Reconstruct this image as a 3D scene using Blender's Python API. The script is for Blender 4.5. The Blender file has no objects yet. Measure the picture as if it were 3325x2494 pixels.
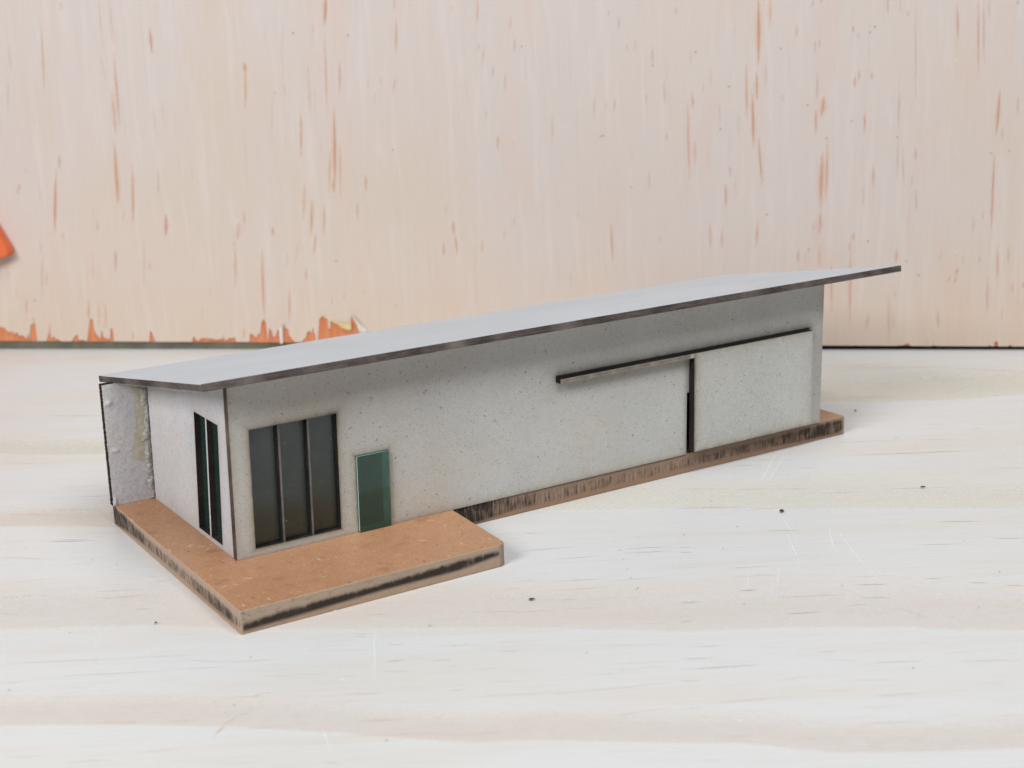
import bpy, bmesh, math, random
from mathutils import Vector, noise
random.seed(7)
MM = 0.001
ALB = .86                                              # share of the paint colours' lightness kept by the matt surfaces
scene = bpy.context.scene
col = scene.collection
CAM = [-120.94185,-331.09504,136.98264,1.32173,0.03789,-0.56126,4724.75129]
BORG = (18.85, 332.9)
BDIR = (0.74592, -0.66603)
ROOF_D = [223.08,80.08,40.53]
WORLD = 0.06
EXPO = 0.0
LIGHTS = [('window_light', (-.85, -.32, .64), (.07, .05, .02), .45, .45, 9.6, (1.0, .987, .978)),
          ('overhead_fill', (.10, -.52, 1.08), (.10, .05, 0), .8, .7, 10.2, (.95, .98, 1.0))]  # overhead one is an unseen fill lamp, added to lift the front wall
# grain marks and stains: along the plywood board (s, z) and on the table (x, y), in mm
BSTREAKS = [[64.8,151.6,64.0,128.6,0.46,"g",0.35],[69.5,151.4,69.2,130.3,0.46,"g",0.4],[68.9,128.5,68.3,94.8,0.8,"o",0.5],[62.9,126.8,64.2,114.1,0.57,"g",0.3],[66.2,112.8,66.3,92.3,1.37,"r",0.3],[65.2,92.3,63.7,63.0,1.14,"o",0.6],[37.9,142.0,35.7,109.8,0.46,"r",0.5],[22.1,133.2,21.5,120.5,0.46,"g",0.35],[20.3,120.5,17.7,102.6,0.46,"g",0.35],[85.8,137.8,85.8,126.0,0.8,"r",0.6],[126.0,122.8,124.4,101.1,0.69,"o",0.45],[125.8,122.2,125.9,117.3,1.49,"o",0.4],[162.6,148.9,161.1,134.5,0.86,"r",0.7],[160.9,134.5,159.7,98.9,0.57,"o",0.4],[156.7,138.3,155.6,128.0,0.46,"g",0.35],[152.9,122.6,152.0,92.8,0.57,"g",0.35],[148.5,102.9,147.0,80.9,0.63,"o",0.55],[162.7,103.8,160.8,67.9,1.03,"o",0.65],[160.1,86.9,157.9,64.7,0.57,"o",0.4],[147.9,73.2,146.2,55.2,0.46,"g",0.35],[151.0,65.5,149.0,48.7,0.51,"o",0.4],[155.7,62.2,154.4,48.0,0.51,"o",0.4],[72.2,83.1,69.8,54.3,0.69,"o",0.55],[37.2,80.6,33.2,50.8,0.63,"r",0.6],[39.4,86.4,38.8,79.3,0.63,"r",0.5],[83.7,79.0,82.6,66.6,0.46,"g",0.4],[85.1,60.0,84.3,50.1,0.69,"r",0.5],[84.1,107.8,83.8,88.0,0.46,"g",0.28],[88.2,107.7,88.1,96.9,0.46,"g",0.28],[143.5,140.0,141.4,118.0,0.51,"g",0.22],[135.6,136.0,135.1,128.1,0.46,"g",0.18],[137.1,113.2,135.1,88.8,0.46,"g",0.25],[142.3,113.0,141.9,106.2,0.46,"g",0.25],[47.8,149.8,47.6,145.1,0.69,"g",0.35],[53.7,58.5,53.2,51.2,0.51,"g",0.35],[66.4,61.6,65.4,56.4,0.57,"g",0.3],[22.6,80.2,22.2,77.6,0.57,"g",0.35],[28.6,74.8,27.7,64.2,0.46,"g",0.22],[19.3,74.4,19.2,71.0,0.92,"r",0.25],[114.7,48.4,114.2,45.2,0.51,"o",0.4],[132.2,53.5,132.0,50.2,0.69,"r",0.3],[191.1,137.6,190.2,122.0,0.69,"r",0.4],[191.0,146.6,190.6,139.4,0.57,"g",0.35],[166.7,122.7,165.4,106.2,0.69,"o",0.4],[164.3,90.0,163.0,64.6,0.69,"o",0.35],[174.3,75.3,174.2,67.0,0.74,"o",0.5],[170.3,63.9,169.7,54.9,0.46,"g",0.4],[180.6,108.2,180.1,102.7,0.46,"g",0.4],[224.8,145.2,224.2,132.2,0.51,"r",0.4],[238.0,137.1,237.5,131.2,0.69,"g",0.35],[239.1,128.7,239.0,121.6,0.51,"g",0.4],[227.1,127.4,225.6,114.8,0.57,"g",0.3],[230.1,117.7,229.5,111.6,0.46,"d",0.4],[234.9,115.7,234.3,106.1,0.46,"d",0.35],[230.9,90.3,230.5,83.5,0.63,"o",0.4],[253.4,97.6,253.2,84.8,0.46,"d",0.3],[270.6,105.0,270.2,93.6,0.46,"d",0.35],[278.6,103.6,278.4,97.0,0.46,"d",0.35],[275.2,103.1,275.2,97.1,0.46,"g",0.3],[281.0,135.5,280.8,128.4,0.46,"d",0.4],[293.8,123.3,293.9,115.0,0.46,"d",0.4],[287.2,126.5,287.1,120.6,0.46,"d",0.25],[284.1,124.2,284.1,120.7,0.46,"d",0.2],[298.4,110.2,298.7,99.4,0.51,"d",0.35],[291.1,105.6,291.2,99.6,0.46,"d",0.25],[299.1,89.2,299.2,85.6,0.51,"d",0.35],[291.8,74.2,292.0,65.6,0.46,"d",0.35],[210.6,55.6,210.7,48.6,0.57,"o",0.65],[211.1,49.2,211.8,40.8,0.57,"o",0.65],[206.1,46.7,206.0,39.6,0.51,"o",0.55],[276.0,54.0,276.5,36.3,0.51,"o",0.6],[236.2,56.5,236.2,52.0,0.46,"g",0.4],[231.8,50.8,231.8,47.0,0.46,"g",0.4],[208.1,62.0,208.0,57.5,0.46,"g",0.3],[214.3,142.1,214.3,138.5,0.46,"g",0.3],[178.1,114.4,177.7,110.1,0.51,"g",0.25],[183.3,114.9,183.2,110.0,0.51,"g",0.25],[189.4,114.1,188.4,108.0,0.69,"r",0.2],[226.4,100.8,226.3,95.3,0.46,"g",0.3],[277.0,137.4,277.0,134.4,0.4,"d",0.3],[222.5,47.1,222.1,40.7,0.51,"o",0.35],[224.5,126.0,224.5,123.9,0.57,"d",0.4],[262.6,58.6,262.5,54.8,0.46,"g",0.3],[295.8,48.7,296.0,43.7,0.46,"g",0.3],[303.2,137.5,303.3,134.0,0.46,"d",0.35],[334.9,140.9,335.0,112.6,1.05,"o",0.7],[334.4,112.6,334.6,99.3,0.82,"o",0.55],[339.3,140.8,339.4,127.3,0.58,"o",0.4],[330.3,116.3,330.8,90.9,0.64,"o",0.5],[332.6,105.4,333.3,81.1,0.82,"o",0.65],[335.1,87.8,337.0,66.1,0.7,"o",0.55],[307.6,102.5,308.2,67.9,0.64,"o",0.5],[309.4,104.9,309.6,97.6,0.64,"o",0.5],[310.2,86.5,310.4,74.8,0.53,"o",0.4],[308.9,121.8,308.8,114.0,0.47,"g",0.35],[316.6,113.7,316.6,105.9,0.47,"g",0.25],[313.7,107.8,313.7,104.2,0.47,"g",0.3],[320.0,100.3,320.1,91.2,0.47,"g",0.35],[322.2,68.9,322.4,58.3,0.64,"o",0.55],[324.1,76.3,324.2,70.1,0.53,"g",0.4],[326.2,71.3,326.2,62.6,0.47,"g",0.3],[357.6,111.3,357.8,98.7,0.47,"d",0.45],[357.3,97.5,357.3,86.6,0.7,"o",0.5],[360.3,102.2,359.2,92.6,1.52,"o",0.45],[361.7,85.3,361.5,59.5,0.7,"o",0.5],[360.0,81.1,359.7,56.4,1.52,"o",0.5],[359.4,57.1,359.2,47.1,1.17,"o",0.45],[356.7,53.4,357.1,48.3,0.53,"o",0.35],[349.5,129.3,349.5,124.0,0.53,"o",0.35],[356.6,124.3,356.6,116.6,0.41,"d",0.35],[358.3,124.2,358.3,119.5,0.41,"d",0.35],[370.8,127.9,370.8,125.0,0.53,"d",0.55],[371.8,109.6,371.9,103.7,0.58,"o",0.5],[373.4,111.4,373.5,106.6,0.47,"d",0.45],[378.0,110.6,378.3,106.5,0.47,"d",0.4],[375.8,95.8,375.9,86.2,0.58,"o",0.5],[379.5,75.8,379.7,64.8,0.58,"o",0.4],[376.0,67.9,376.1,58.0,0.53,"g",0.4],[383.3,139.0,383.6,130.9,0.41,"d",0.5],[393.4,138.6,394.9,95.3,0.41,"d",0.3],[391.0,133.0,391.1,130.1,0.41,"d",0.4],[388.6,105.0,388.7,85.9,0.41,"d",0.45],[388.5,85.9,388.7,67.7,0.53,"d",0.3],[390.6,82.8,391.3,64.6,0.41,"d",0.4],[395.3,81.5,395.5,75.4,0.53,"d",0.4],[395.9,65.1,396.5,55.2,0.53,"d",0.35],[408.9,134.6,409.6,119.6,0.47,"r",0.6],[416.5,137.7,417.7,105.9,0.47,"r",0.5],[418.4,137.6,419.6,111.7,0.41,"r",0.4],[420.4,137.5,420.8,127.8,0.41,"d",0.35],[425.7,102.7,425.1,83.8,0.82,"r",0.6],[424.8,79.6,424.9,46.2,0.47,"r",0.75],[432.5,100.2,432.9,91.9,0.47,"r",0.4],[427.3,88.5,427.5,82.0,0.47,"d",0.35],[418.0,54.3,418.1,46.9,0.53,"g",0.45],[421.4,56.1,421.7,52.4,0.53,"g",0.4],[334.9,53.7,334.3,42.3,0.82,"o",0.4],[315.9,53.9,316.3,41.9,0.7,"o",0.35],[320.8,50.7,320.8,41.2,0.47,"o",0.4],[372.6,48.8,372.3,44.4,0.82,"o",0.4],[371.2,45.0,371.0,40.6,0.58,"o",0.35],[327.1,97.1,327.6,88.0,0.41,"g",0.3],[344.3,103.3,344.3,99.1,0.41,"g",0.3],[337.7,114.9,337.9,105.9,0.53,"g",0.4],[394.2,71.2,394.4,65.1,0.47,"d",0.3],[358.7,138.8,358.7,135.9,0.47,"d",0.35],[355.6,139.0,355.5,134.9,0.47,"d",0.3],[372.6,125.5,372.8,122.6,0.47,"g",0.35],[387.7,137.7,388.8,131.9,0.41,"g",0.3],[430.8,136.0,430.9,132.6,0.58,"g",0.4],[36.4,76.1,33.0,51.8,0.81,"o",0.55],[64.8,77.1,63.8,63.9,0.74,"o",0.5],[72.0,76.9,69.7,55.2,0.61,"o",0.45],[85.1,60.4,84.0,49.5,0.81,"r",0.5],[26.0,43.1,23.6,22.1,0.61,"g",0.5],[26.2,51.8,25.5,41.5,0.61,"g",0.25],[60.5,45.9,59.3,34.0,0.68,"r",0.5],[74.3,50.4,71.5,26.7,0.61,"g",0.4],[75.6,39.4,75.1,34.6,0.61,"r",0.3],[115.1,48.4,113.6,26.4,0.61,"o",0.45],[126.9,45.9,125.4,12.0,0.74,"o",0.6],[150.5,65.5,149.1,49.5,0.61,"o",0.5],[155.8,62.4,155.1,52.5,0.54,"o",0.4],[151.5,51.8,149.4,40.2,0.61,"o",0.45],[147.9,72.4,146.2,55.7,0.61,"o",0.35],[120.3,61.4,120.0,53.7,0.61,"r",0.35],[117.8,56.1,116.0,47.6,2.03,"r",0.22],[138.1,44.2,137.4,34.9,0.61,"g",0.2],[143.8,49.6,141.3,38.0,0.61,"g",0.3],[145.7,36.4,145.5,30.1,0.61,"o",0.45],[16.2,23.8,15.3,15.6,0.61,"r",0.4],[37.0,53.3,36.6,48.5,0.74,"g",0.35],[45.3,23.6,44.4,12.2,0.68,"o",0.5],[50.2,22.0,48.8,9.8,0.61,"o",0.35],[53.2,21.9,51.9,8.9,0.61,"r",0.35],[137.7,27.8,136.5,10.4,0.54,"o",0.5],[50.0,46.0,48.2,28.4,0.54,"g",0.25],[170.1,65.2,169.7,55.3,0.54,"g",0.35],[161.9,25.3,161.8,21.4,0.54,"g",0.4],[156.2,23.0,156.0,19.9,0.61,"g",0.35],[160.2,73.7,160.3,66.9,0.68,"o",0.5],[163.5,70.6,163.1,65.3,0.54,"g",0.3],[132.5,53.6,132.3,48.9,0.61,"r",0.35],[27.1,35.0,26.4,28.6,0.61,"r",0.25],[69.6,21.9,69.1,17.0,0.54,"g",0.25],[97.7,19.3,97.3,13.7,0.61,"g",0.25],[18.6,15.6,18.1,10.6,0.54,"o",0.4],[25.8,12.3,25.2,6.5,0.54,"o",0.45],[21.4,3.2,21.4,2.4,0.34,"g",0.1],[64.7,8.9,64.2,3.9,0.54,"o",0.4],[115.8,10.5,115.5,4.8,0.54,"o",0.45],[106.5,7.3,106.4,4.0,0.47,"o",0.35],[184.3,21.3,184.2,17.4,0.54,"g",0.3],[170.6,27.6,170.4,22.9,0.54,"g",0.25],[66.1,62.3,65.5,56.1,0.54,"g",0.25],[9.0,36.0,8.6,31.9,0.61,"g",0.25],[12.0,27.8,11.6,23.0,0.68,"r",0.2],[53.5,57.8,52.9,52.3,0.61,"g",0.2],[82.9,73.6,82.4,68.2,0.54,"g",0.25],[18.4,73.3,17.9,68.6,0.74,"r",0.25],[351.1,42.1,350.8,35.7,0.59,"o",0.45],[355.2,42.5,355.1,40.1,0.59,"r",0.45],[359.4,43.4,359.6,33.7,0.5,"o",0.4],[364.1,38.5,364.6,15.4,0.63,"o",0.45],[371.3,43.3,371.8,9.9,0.63,"r",0.5],[389.3,41.6,389.2,35.4,0.63,"o",0.5],[378.7,15.9,378.4,7.9,0.68,"g",0.5],[386.7,24.2,387.3,2.0,1.17,"g",0.35],[388.3,14.8,388.7,7.9,0.72,"g",0.25],[405.7,17.7,406.2,8.9,0.54,"r",0.45],[403.8,12.8,404.2,1.5,0.41,"g",0.3],[412.6,34.2,412.5,30.3,0.59,"r",0.5],[427.3,42.6,428.0,27.3,0.5,"r",0.45],[431.6,42.6,431.8,34.5,0.45,"d",0.4],[420.9,38.4,420.9,35.5,0.41,"d",0.45],[424.1,30.7,424.7,14.2,0.5,"r",0.4],[433.6,27.3,433.9,23.4,0.5,"r",0.35],[412.0,30.3,412.1,27.4,0.54,"r",0.35],[414.7,39.0,414.8,34.2,0.41,"g",0.25],[406.1,41.0,406.2,35.2,0.41,"g",0.25],[409.7,30.8,409.7,27.9,0.45,"r",0.3],[437.9,28.2,437.9,24.8,0.54,"r",0.4],[401.9,5.9,402.2,2.0,0.45,"g",0.25],[430.2,17.6,430.2,11.8,0.54,"r",0.2],[353.7,41.6,353.7,35.2,0.54,"o",0.2],[388.8,24.7,389.3,21.7,1.35,"g",0.22]]
BSPECKS = [[310.8,119.9,"d"],[320.4,90.0,"d"],[343.7,120.0,"d"],[378.8,127.0,"d"],[377.1,125.0,"d"],[370.9,91.7,"d"],[388.2,85.0,"d"],[338.7,55.8,"d"],[378.1,44.6,"d"],[361.5,85.3,"d"],[354.0,98.2,"d"],[323.7,106.1,"d"],[430.2,78.8,"d"],[423.5,78.0,"d"],[170.8,131.1,"d"],[242.1,124.2,"d"],[273.9,88.3,"d"],[272.8,88.0,"d"],[284.6,67.4,"d"],[293.9,115.2,"d"],[186.8,84.6,"d"],[20.0,22.4,"d"],[159.4,38.7,"d"],[138.0,109.0,"d"],[147.8,132.7,"d"],[398.0,30.8,"d"],[393.1,36.3,"d"],[105.6,129.2,"w"],[95.5,74.9,"w"],[81.4,88.0,"w"],[114.0,108.1,"w"],[69.5,128.7,"w"],[71.0,90.8,"w"],[192.9,121.2,"w"],[257.3,92.2,"w"],[175.3,69.7,"w"],[227.6,118.3,"w"],[173.4,111.0,"w"],[351.6,99.6,"w"],[389.8,101.0,"w"],[339.4,59.2,"w"],[312.5,103.8,"w"],[409.2,113.5,"w"],[339.4,77.6,"w"],[378.1,45.2,"w"],[411.9,39.7,"w"],[374.1,20.8,"w"]]
TORN = [[-3.9,9.9],[1.4,10.7],[3.1,9.8],[3.6,10.3],[4.7,8.6],[6.3,7.8],[7.7,8.2],[7.9,6.9],[9.8,7.8],[10.4,6.1],[12.2,6.5],[13.8,4.9],[14.9,7.3],[15.0,4.2],[16.5,11.1],[17.6,11.5],[18.7,13.1],[18.7,9.8],[18.8,3.8],[23.2,3.8],[23.7,4.9],[25.5,9.0],[25.5,4.9],[26.9,6.1],[27.6,4.9],[29.3,4.5],[30.5,3.7],[35.2,3.7],[36.3,5.3],[38.2,6.9],[38.8,4.4],[40.5,4.4],[42.5,3.7],[45.0,13.7],[46.3,13.8],[46.3,9.0],[47.6,6.5],[49.1,5.0],[49.8,8.9],[50.5,5.7],[53.5,4.9],[54.3,9.8],[55.1,9.3],[55.1,3.7],[71.7,3.6],[72.3,7.7],[73.1,8.5],[73.8,6.1],[74.6,3.5],[91.6,3.5],[92.2,5.8],[93.0,5.6],[93.3,4.4],[94.5,3.9],[95.5,5.0],[98.0,5.2],[99.6,4.8],[102.9,4.4],[105.4,4.8],[106.2,5.6],[107.0,4.0],[108.8,5.2],[111.3,5.6],[111.9,3.5],[117.7,3.5],[118.4,7.2],[119.6,6.8],[120.4,6.0],[121.1,5.2],[122.0,7.2],[122.9,6.8],[123.9,12.0],[125.1,13.6],[126.0,12.0],[125.9,3.5],[127.3,9.6],[128.3,8.0],[128.6,6.0],[129.8,5.6],[130.9,8.8],[131.7,8.8],[131.7,3.5],[133.1,3.4],[134.0,12.0],[134.6,9.6],[135.8,9.2],[136.0,6.4],[137.4,4.4],[138.7,3.3],[141.4,3.4],[142.1,4.1],[143.5,5.6],[144.1,7.7],[145.2,8.3],[145.8,7.7],[146.4,7.7],[146.8,9.8],[147.1,9.4],[147.2,7.7],[147.7,6.6],[147.7,3.1],[148.5,3.1],[150.0,13.3],[151.4,14.9],[152.2,14.8],[153.6,13.1],[153.8,9.6],[154.6,9.3],[155.0,13.2],[156.6,12.0],[158.7,11.2],[160.3,10.0],[161.7,9.1],[163.3,8.5],[163.8,8.7],[163.8,12.6],[164.5,16.0],[165.4,14.3],[167.0,10.8],[167.4,7.3],[167.5,2.3],[373.8,1.7],[374.2,2.1],[374.7,1.6],[390.6,1.6],[391.3,2.2],[392.0,1.7],[392.7,2.1],[393.6,2.5],[394.8,3.0],[395.5,2.0],[396.2,1.5],[404.2,1.5],[404.6,2.2],[405.6,1.5],[425.8,1.4],[426.2,2.4],[426.7,1.4],[427.9,1.4],[428.0,3.5],[429.2,3.6],[429.6,1.5],[433.4,1.4],[433.6,2.2],[434.5,2.0],[434.8,1.4],[441.4,1.4]]
SPL = {"yellow":[[151.6,15.0],[154.9,13.8],[158.7,11.8],[161.9,11.8],[164.0,12.0],[164.3,9.0],[162.5,8.7],[160.5,9.6],[158.1,11.5],[154.8,13.3]],"white":[[164.5,16.7],[165.1,16.1],[167.8,12.2],[169.1,10.6],[171.3,8.5],[169.8,7.7],[167.3,8.1],[166.8,11.0],[165.4,14.3]],"pale":[[131.9,9.4],[133.5,11.3],[133.1,3.1],[132.4,2.7],[131.8,3.1]]}
TSTREAKS = [[95.4,-79.4,100.0,-82.1,0.49,"d",0.75],[119.9,-93.5,127.5,-98.6,0.5,"d",0.65],[115.3,-100.3,121.4,-104.4,0.48,"d",0.55],[93.9,-96.0,102.9,-100.9,0.46,"d",0.65],[79.3,-76.8,84.5,-79.4,0.48,"d",0.55],[72.4,-85.4,75.9,-87.1,0.43,"d",0.55],[135.7,-100.7,140.1,-103.7,0.52,"d",0.4],[142.4,-108.9,146.3,-112.2,0.51,"d",0.5],[170.4,-92.3,178.2,-97.9,0.59,"d",0.5],[151.2,-83.3,162.3,-91.1,0.58,"d",0.35],[128.1,-51.6,137.2,-58.2,0.61,"d",0.4],[102.2,-47.9,105.6,-49.8,0.69,"d",0.3],[100.0,-50.7,103.4,-52.8,0.68,"d",0.3],[65.3,-97.6,73.7,-102.1,0.65,"g",0.35],[60.2,-100.8,67.5,-105.2,0.71,"g",0.4],[56.8,-105.0,74.5,-114.4,1.08,"g",0.4],[53.3,-109.4,58.0,-112.0,0.88,"o",0.35],[89.9,-125.9,102.4,-133.6,0.63,"g",0.4],[106.4,-136.8,119.1,-145.6,0.63,"g",0.35],[79.7,-137.3,89.4,-143.3,0.64,"g",0.35],[69.2,-144.3,82.7,-153.1,0.59,"g",0.3],[45.4,-133.5,50.4,-136.4,0.57,"g",0.35],[79.3,-128.7,90.4,-135.6,0.59,"g",0.25],[69.8,-121.2,76.7,-123.6,0.67,"g",0.25],[109.4,-101.5,114.3,-104.1,1.32,"g",0.25],[99.0,-87.7,115.3,-97.1,1.34,"g",0.25],[102.6,-66.3,113.5,-72.7,0.64,"g",0.35],[100.0,-72.2,112.0,-78.9,0.62,"g",0.35],[121.5,-88.7,132.7,-95.4,0.62,"g",0.3],[148.0,-115.4,151.6,-118.4,0.5,"d",0.5],[116.7,-115.4,119.7,-117.4,0.62,"g",0.35],[86.0,-116.1,90.8,-118.4,0.72,"g",0.3],[73.9,-139.6,82.8,-144.9,0.62,"g",0.25],[51.7,-120.6,67.0,-128.0,0.62,"g",0.3],[117.8,-109.6,119.7,-117.3,1.27,"g",0.2],[45.6,-119.1,50.7,-121.8,0.54,"g",0.3],[34.8,-137.5,40.6,-140.9,0.59,"g",0.25],[84.1,-119.1,91.5,-125.6,0.63,"g",0.2],[146.5,-59.2,129.0,-90.0,0.23,"s",0.6],[129.0,-90.0,123.1,-101.8,0.23,"s",0.4],[145.6,-58.3,131.4,-75.5,0.28,"s",0.6],[133.4,-55.0,118.7,-76.7,0.28,"s",0.45],[107.5,-69.5,98.0,-80.2,0.23,"s",0.5],[97.5,-80.4,91.4,-84.9,0.22,"s",0.45],[114.4,-73.4,102.3,-85.9,0.23,"s",0.45],[108.3,-77.9,98.7,-88.0,0.23,"s",0.3],[190.0,-15.2,229.9,-39.6,0.83,"d",0.4],[161.2,3.0,178.8,-10.3,0.81,"r",0.35],[155.8,-0.3,167.5,-8.6,0.96,"r",0.4],[172.5,-17.1,178.0,-20.8,0.79,"r",0.4],[143.5,-20.0,154.0,-27.9,0.72,"r",0.35],[154.2,-27.6,163.1,-34.4,0.72,"g",0.35],[157.2,-35.5,175.3,-47.2,0.7,"g",0.3],[177.0,-46.2,195.4,-58.8,0.72,"g",0.4],[216.6,-52.7,226.1,-59.2,0.78,"g",0.4],[237.7,45.8,248.2,38.3,1.79,"o",0.15],[241.6,33.9,257.7,21.6,3.91,"o",0.15],[200.0,-4.8,221.5,-17.9,0.87,"g",0.3],[221.1,-18.3,233.0,-26.3,0.89,"g",0.3],[218.2,-13.0,219.6,-13.7,0.89,"d",0.4],[121.4,-23.7,136.7,-34.0,1.6,"o",0.4],[135.4,-35.6,145.8,-42.1,1.06,"o",0.25],[132.0,-10.3,143.9,-19.5,0.71,"r",0.3],[215.1,-30.3,221.6,-34.5,0.84,"d",0.3],[269.7,66.7,306.8,37.8,5.06,"o",0.14],[301.5,40.7,319.0,15.7,2.99,"o",0.2],[182.6,1.7,148.2,-25.6,0.28,"s",0.5],[182.2,-2.4,147.8,-28.0,0.27,"s",0.25],[183.9,-26.7,183.5,-38.0,0.28,"s",0.4],[143.1,-40.0,130.3,-63.2,0.24,"s",0.4],[157.5,-1.3,150.7,-13.6,0.23,"s",0.3],[169.0,-75.1,178.8,-82.6,0.5,"d",0.5],[237.3,-8.7,242.2,-12.3,0.76,"g",0.3],[243.9,-21.3,248.4,-23.9,0.75,"g",0.3],[228.8,29.3,236.1,24.6,1.03,"g",0.2],[-33.8,63.5,-20.3,54.4,0.78,"d",0.4],[-45.8,58.3,-33.6,46.0,0.73,"g",0.3],[-62.5,-12.4,-37.7,-27.0,0.52,"g",0.4],[-54.6,-26.1,-32.5,-38.7,0.48,"g",0.45],[-37.7,-27.0,-24.2,-35.1,0.51,"g",0.25],[-32.1,17.5,-25.3,12.9,0.64,"g",0.3],[-34.1,13.4,-24.3,7.4,0.63,"r",0.4],[-27.9,0.2,-23.8,-2.5,0.59,"r",0.45],[-18.6,15.1,-13.2,12.0,0.65,"r",0.3],[-27.9,-35.4,-20.6,-42.6,0.5,"g",0.35],[-20.6,-42.6,-9.6,-48.6,0.57,"o",0.35],[-32.4,-38.3,-20.2,-45.5,0.48,"g",0.4],[-55.4,17.7,-51.6,13.6,0.7,"r",0.35],[-35.7,-74.0,-31.2,-69.8,0.93,"o",0.45],[-32.0,-70.3,-28.0,-68.4,0.61,"o",0.45],[-28.4,-68.5,-25.4,-68.6,0.62,"o",0.4],[-22.7,-62.1,-19.9,-61.9,0.66,"o",0.4],[-20.2,-61.9,-17.8,-62.8,0.59,"o",0.4],[-27.6,-58.9,-19.9,-63.7,0.58,"g",0.3],[-65.0,-23.0,-59.6,-25.1,0.49,"g",0.3],[-18.3,-52.2,-8.1,-61.6,0.46,"g",0.25],[-57.7,-36.6,-51.3,-40.4,0.46,"g",0.3],[-73.0,-57.0,-65.4,-62.0,0.52,"g",0.3],[-64.5,-66.2,-54.7,-71.5,0.56,"g",0.35],[-50.7,-71.1,-42.1,-75.1,0.57,"g",0.3],[-43.5,-60.7,-34.8,-65.5,0.69,"o",0.25],[-30.4,-74.4,-20.8,-78.2,0.8,"o",0.2],[-58.4,-50.6,-43.3,-60.4,1.39,"o",0.18],[-53.0,27.8,-49.6,26.5,0.54,"g",0.35],[-19.7,21.6,-15.1,16.0,0.56,"r",0.25],[-45.1,-4.2,-38.8,-7.4,0.46,"g",0.2],[-13.0,-55.7,-4.3,-62.1,0.47,"g",0.3],[-22.6,-96.0,-19.2,-99.2,0.53,"g",0.35],[-38.7,-10.7,-43.8,-19.4,0.18,"s",0.3],[-16.0,-81.8,-19.1,-94.1,0.21,"s",0.5],[45.2,-58.3,54.6,-62.5,0.45,"r",0.45],[37.2,-51.3,49.5,-60.3,0.55,"r",0.35],[53.8,-61.8,64.5,-68.6,0.46,"r",0.35],[14.7,-36.4,23.2,-42.0,0.55,"r",0.35],[66.8,-24.1,83.4,-32.0,0.56,"d",0.35],[71.1,-34.4,83.2,-40.6,0.55,"g",0.4],[89.4,-39.5,102.7,-47.3,0.56,"d",0.4],[87.4,-42.2,100.7,-49.7,0.55,"d",0.4],[69.6,-14.2,73.7,-17.1,0.59,"r",0.35],[75.8,-13.8,79.2,-16.3,0.61,"r",0.35],[12.1,-55.8,16.4,-58.5,0.5,"g",0.4],[20.9,-63.4,30.2,-68.6,0.57,"g",0.35],[30.2,-73.8,35.6,-76.8,0.48,"g",0.4],[30.5,-68.1,43.9,-76.6,0.49,"g",0.3],[4.3,-67.1,11.2,-71.8,0.54,"g",0.35],[-3.4,-64.2,-0.1,-66.5,0.46,"g",0.3],[7.4,-63.2,12.6,-65.7,1.1,"o",0.4],[16.1,-69.2,20.8,-71.8,0.55,"g",0.4],[17.7,-73.8,20.6,-75.5,0.62,"o",0.3],[21.2,-78.3,28.2,-82.1,0.76,"g",0.2],[21.3,-85.8,27.4,-89.7,0.44,"g",0.35],[11.8,-84.1,16.1,-86.4,0.5,"g",0.4],[-7.2,-72.1,1.6,-77.4,0.42,"g",0.35],[12.8,-88.8,32.3,-99.7,0.41,"g",0.3],[32.1,-100.0,53.2,-109.5,0.57,"o",0.35],[28.5,-98.5,34.8,-101.7,0.42,"g",0.3],[44.3,-92.7,59.5,-101.7,0.46,"g",0.3],[50.5,-99.2,58.1,-103.5,0.46,"g",0.3],[49.1,-84.1,65.1,-94.6,0.49,"g",0.25],[-9.4,-85.2,-1.4,-89.9,0.53,"o",0.5],[-15.1,-88.7,6.5,-102.6,0.64,"g",0.2],[-0.4,-99.5,12.5,-107.4,0.63,"g",0.2],[62.5,-47.4,75.0,-53.9,0.8,"r",0.3],[72.1,-54.8,89.2,-63.5,0.6,"r",0.3],[58.5,-51.3,73.1,-59.9,0.59,"r",0.3],[56.9,-57.2,62.0,-60.8,0.47,"g",0.35],[50.7,-44.0,54.9,-46.6,0.5,"g",0.35],[55.5,-41.4,60.6,-44.7,0.61,"r",0.3],[31.3,-39.5,35.8,-42.0,0.47,"g",0.3],[44.1,-46.2,52.6,-53.0,0.38,"g",0.35],[51.9,-53.4,52.7,-54.8,0.67,"d",0.8],[62.9,-79.8,72.4,-85.4,0.52,"g",0.25],[53.6,-75.9,59.0,-79.3,0.51,"g",0.25],[53.9,-54.9,57.6,-57.4,0.47,"g",0.3],[31.9,-113.3,39.5,-116.5,0.52,"g",0.3],[37.0,-114.7,46.1,-118.5,0.46,"g",0.25],[9.1,-46.2,13.2,-49.0,0.51,"g",0.35],[8.2,-47.1,11.3,-49.5,0.51,"g",0.3],[16.2,-42.3,1.3,-72.3,0.2,"s",0.6],[-3.8,-64.9,-2.9,-68.7,0.3,"s",0.6],[76.0,-64.7,78.1,-63.2,0.49,"d",0.5],[1.5,202.7,23.8,185.0,2.48,"o",0.25],[-37.0,95.9,-21.3,81.8,0.89,"r",0.4],[-25.3,90.9,-8.9,79.0,0.9,"g",0.3],[-13.7,96.8,-4.1,90.9,0.94,"r",0.3],[-15.4,109.0,-3.7,103.6,0.79,"g",0.25],[-32.0,63.5,-21.2,56.0,0.62,"d",0.4],[-24.4,149.2,-9.9,135.6,0.89,"g",0.2],[-30.1,16.6,-19.6,9.3,0.52,"g",0.3],[-29.9,11.2,-20.6,6.3,0.49,"r",0.4],[-50.7,37.8,-37.8,32.7,0.56,"g",0.2]]
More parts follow.
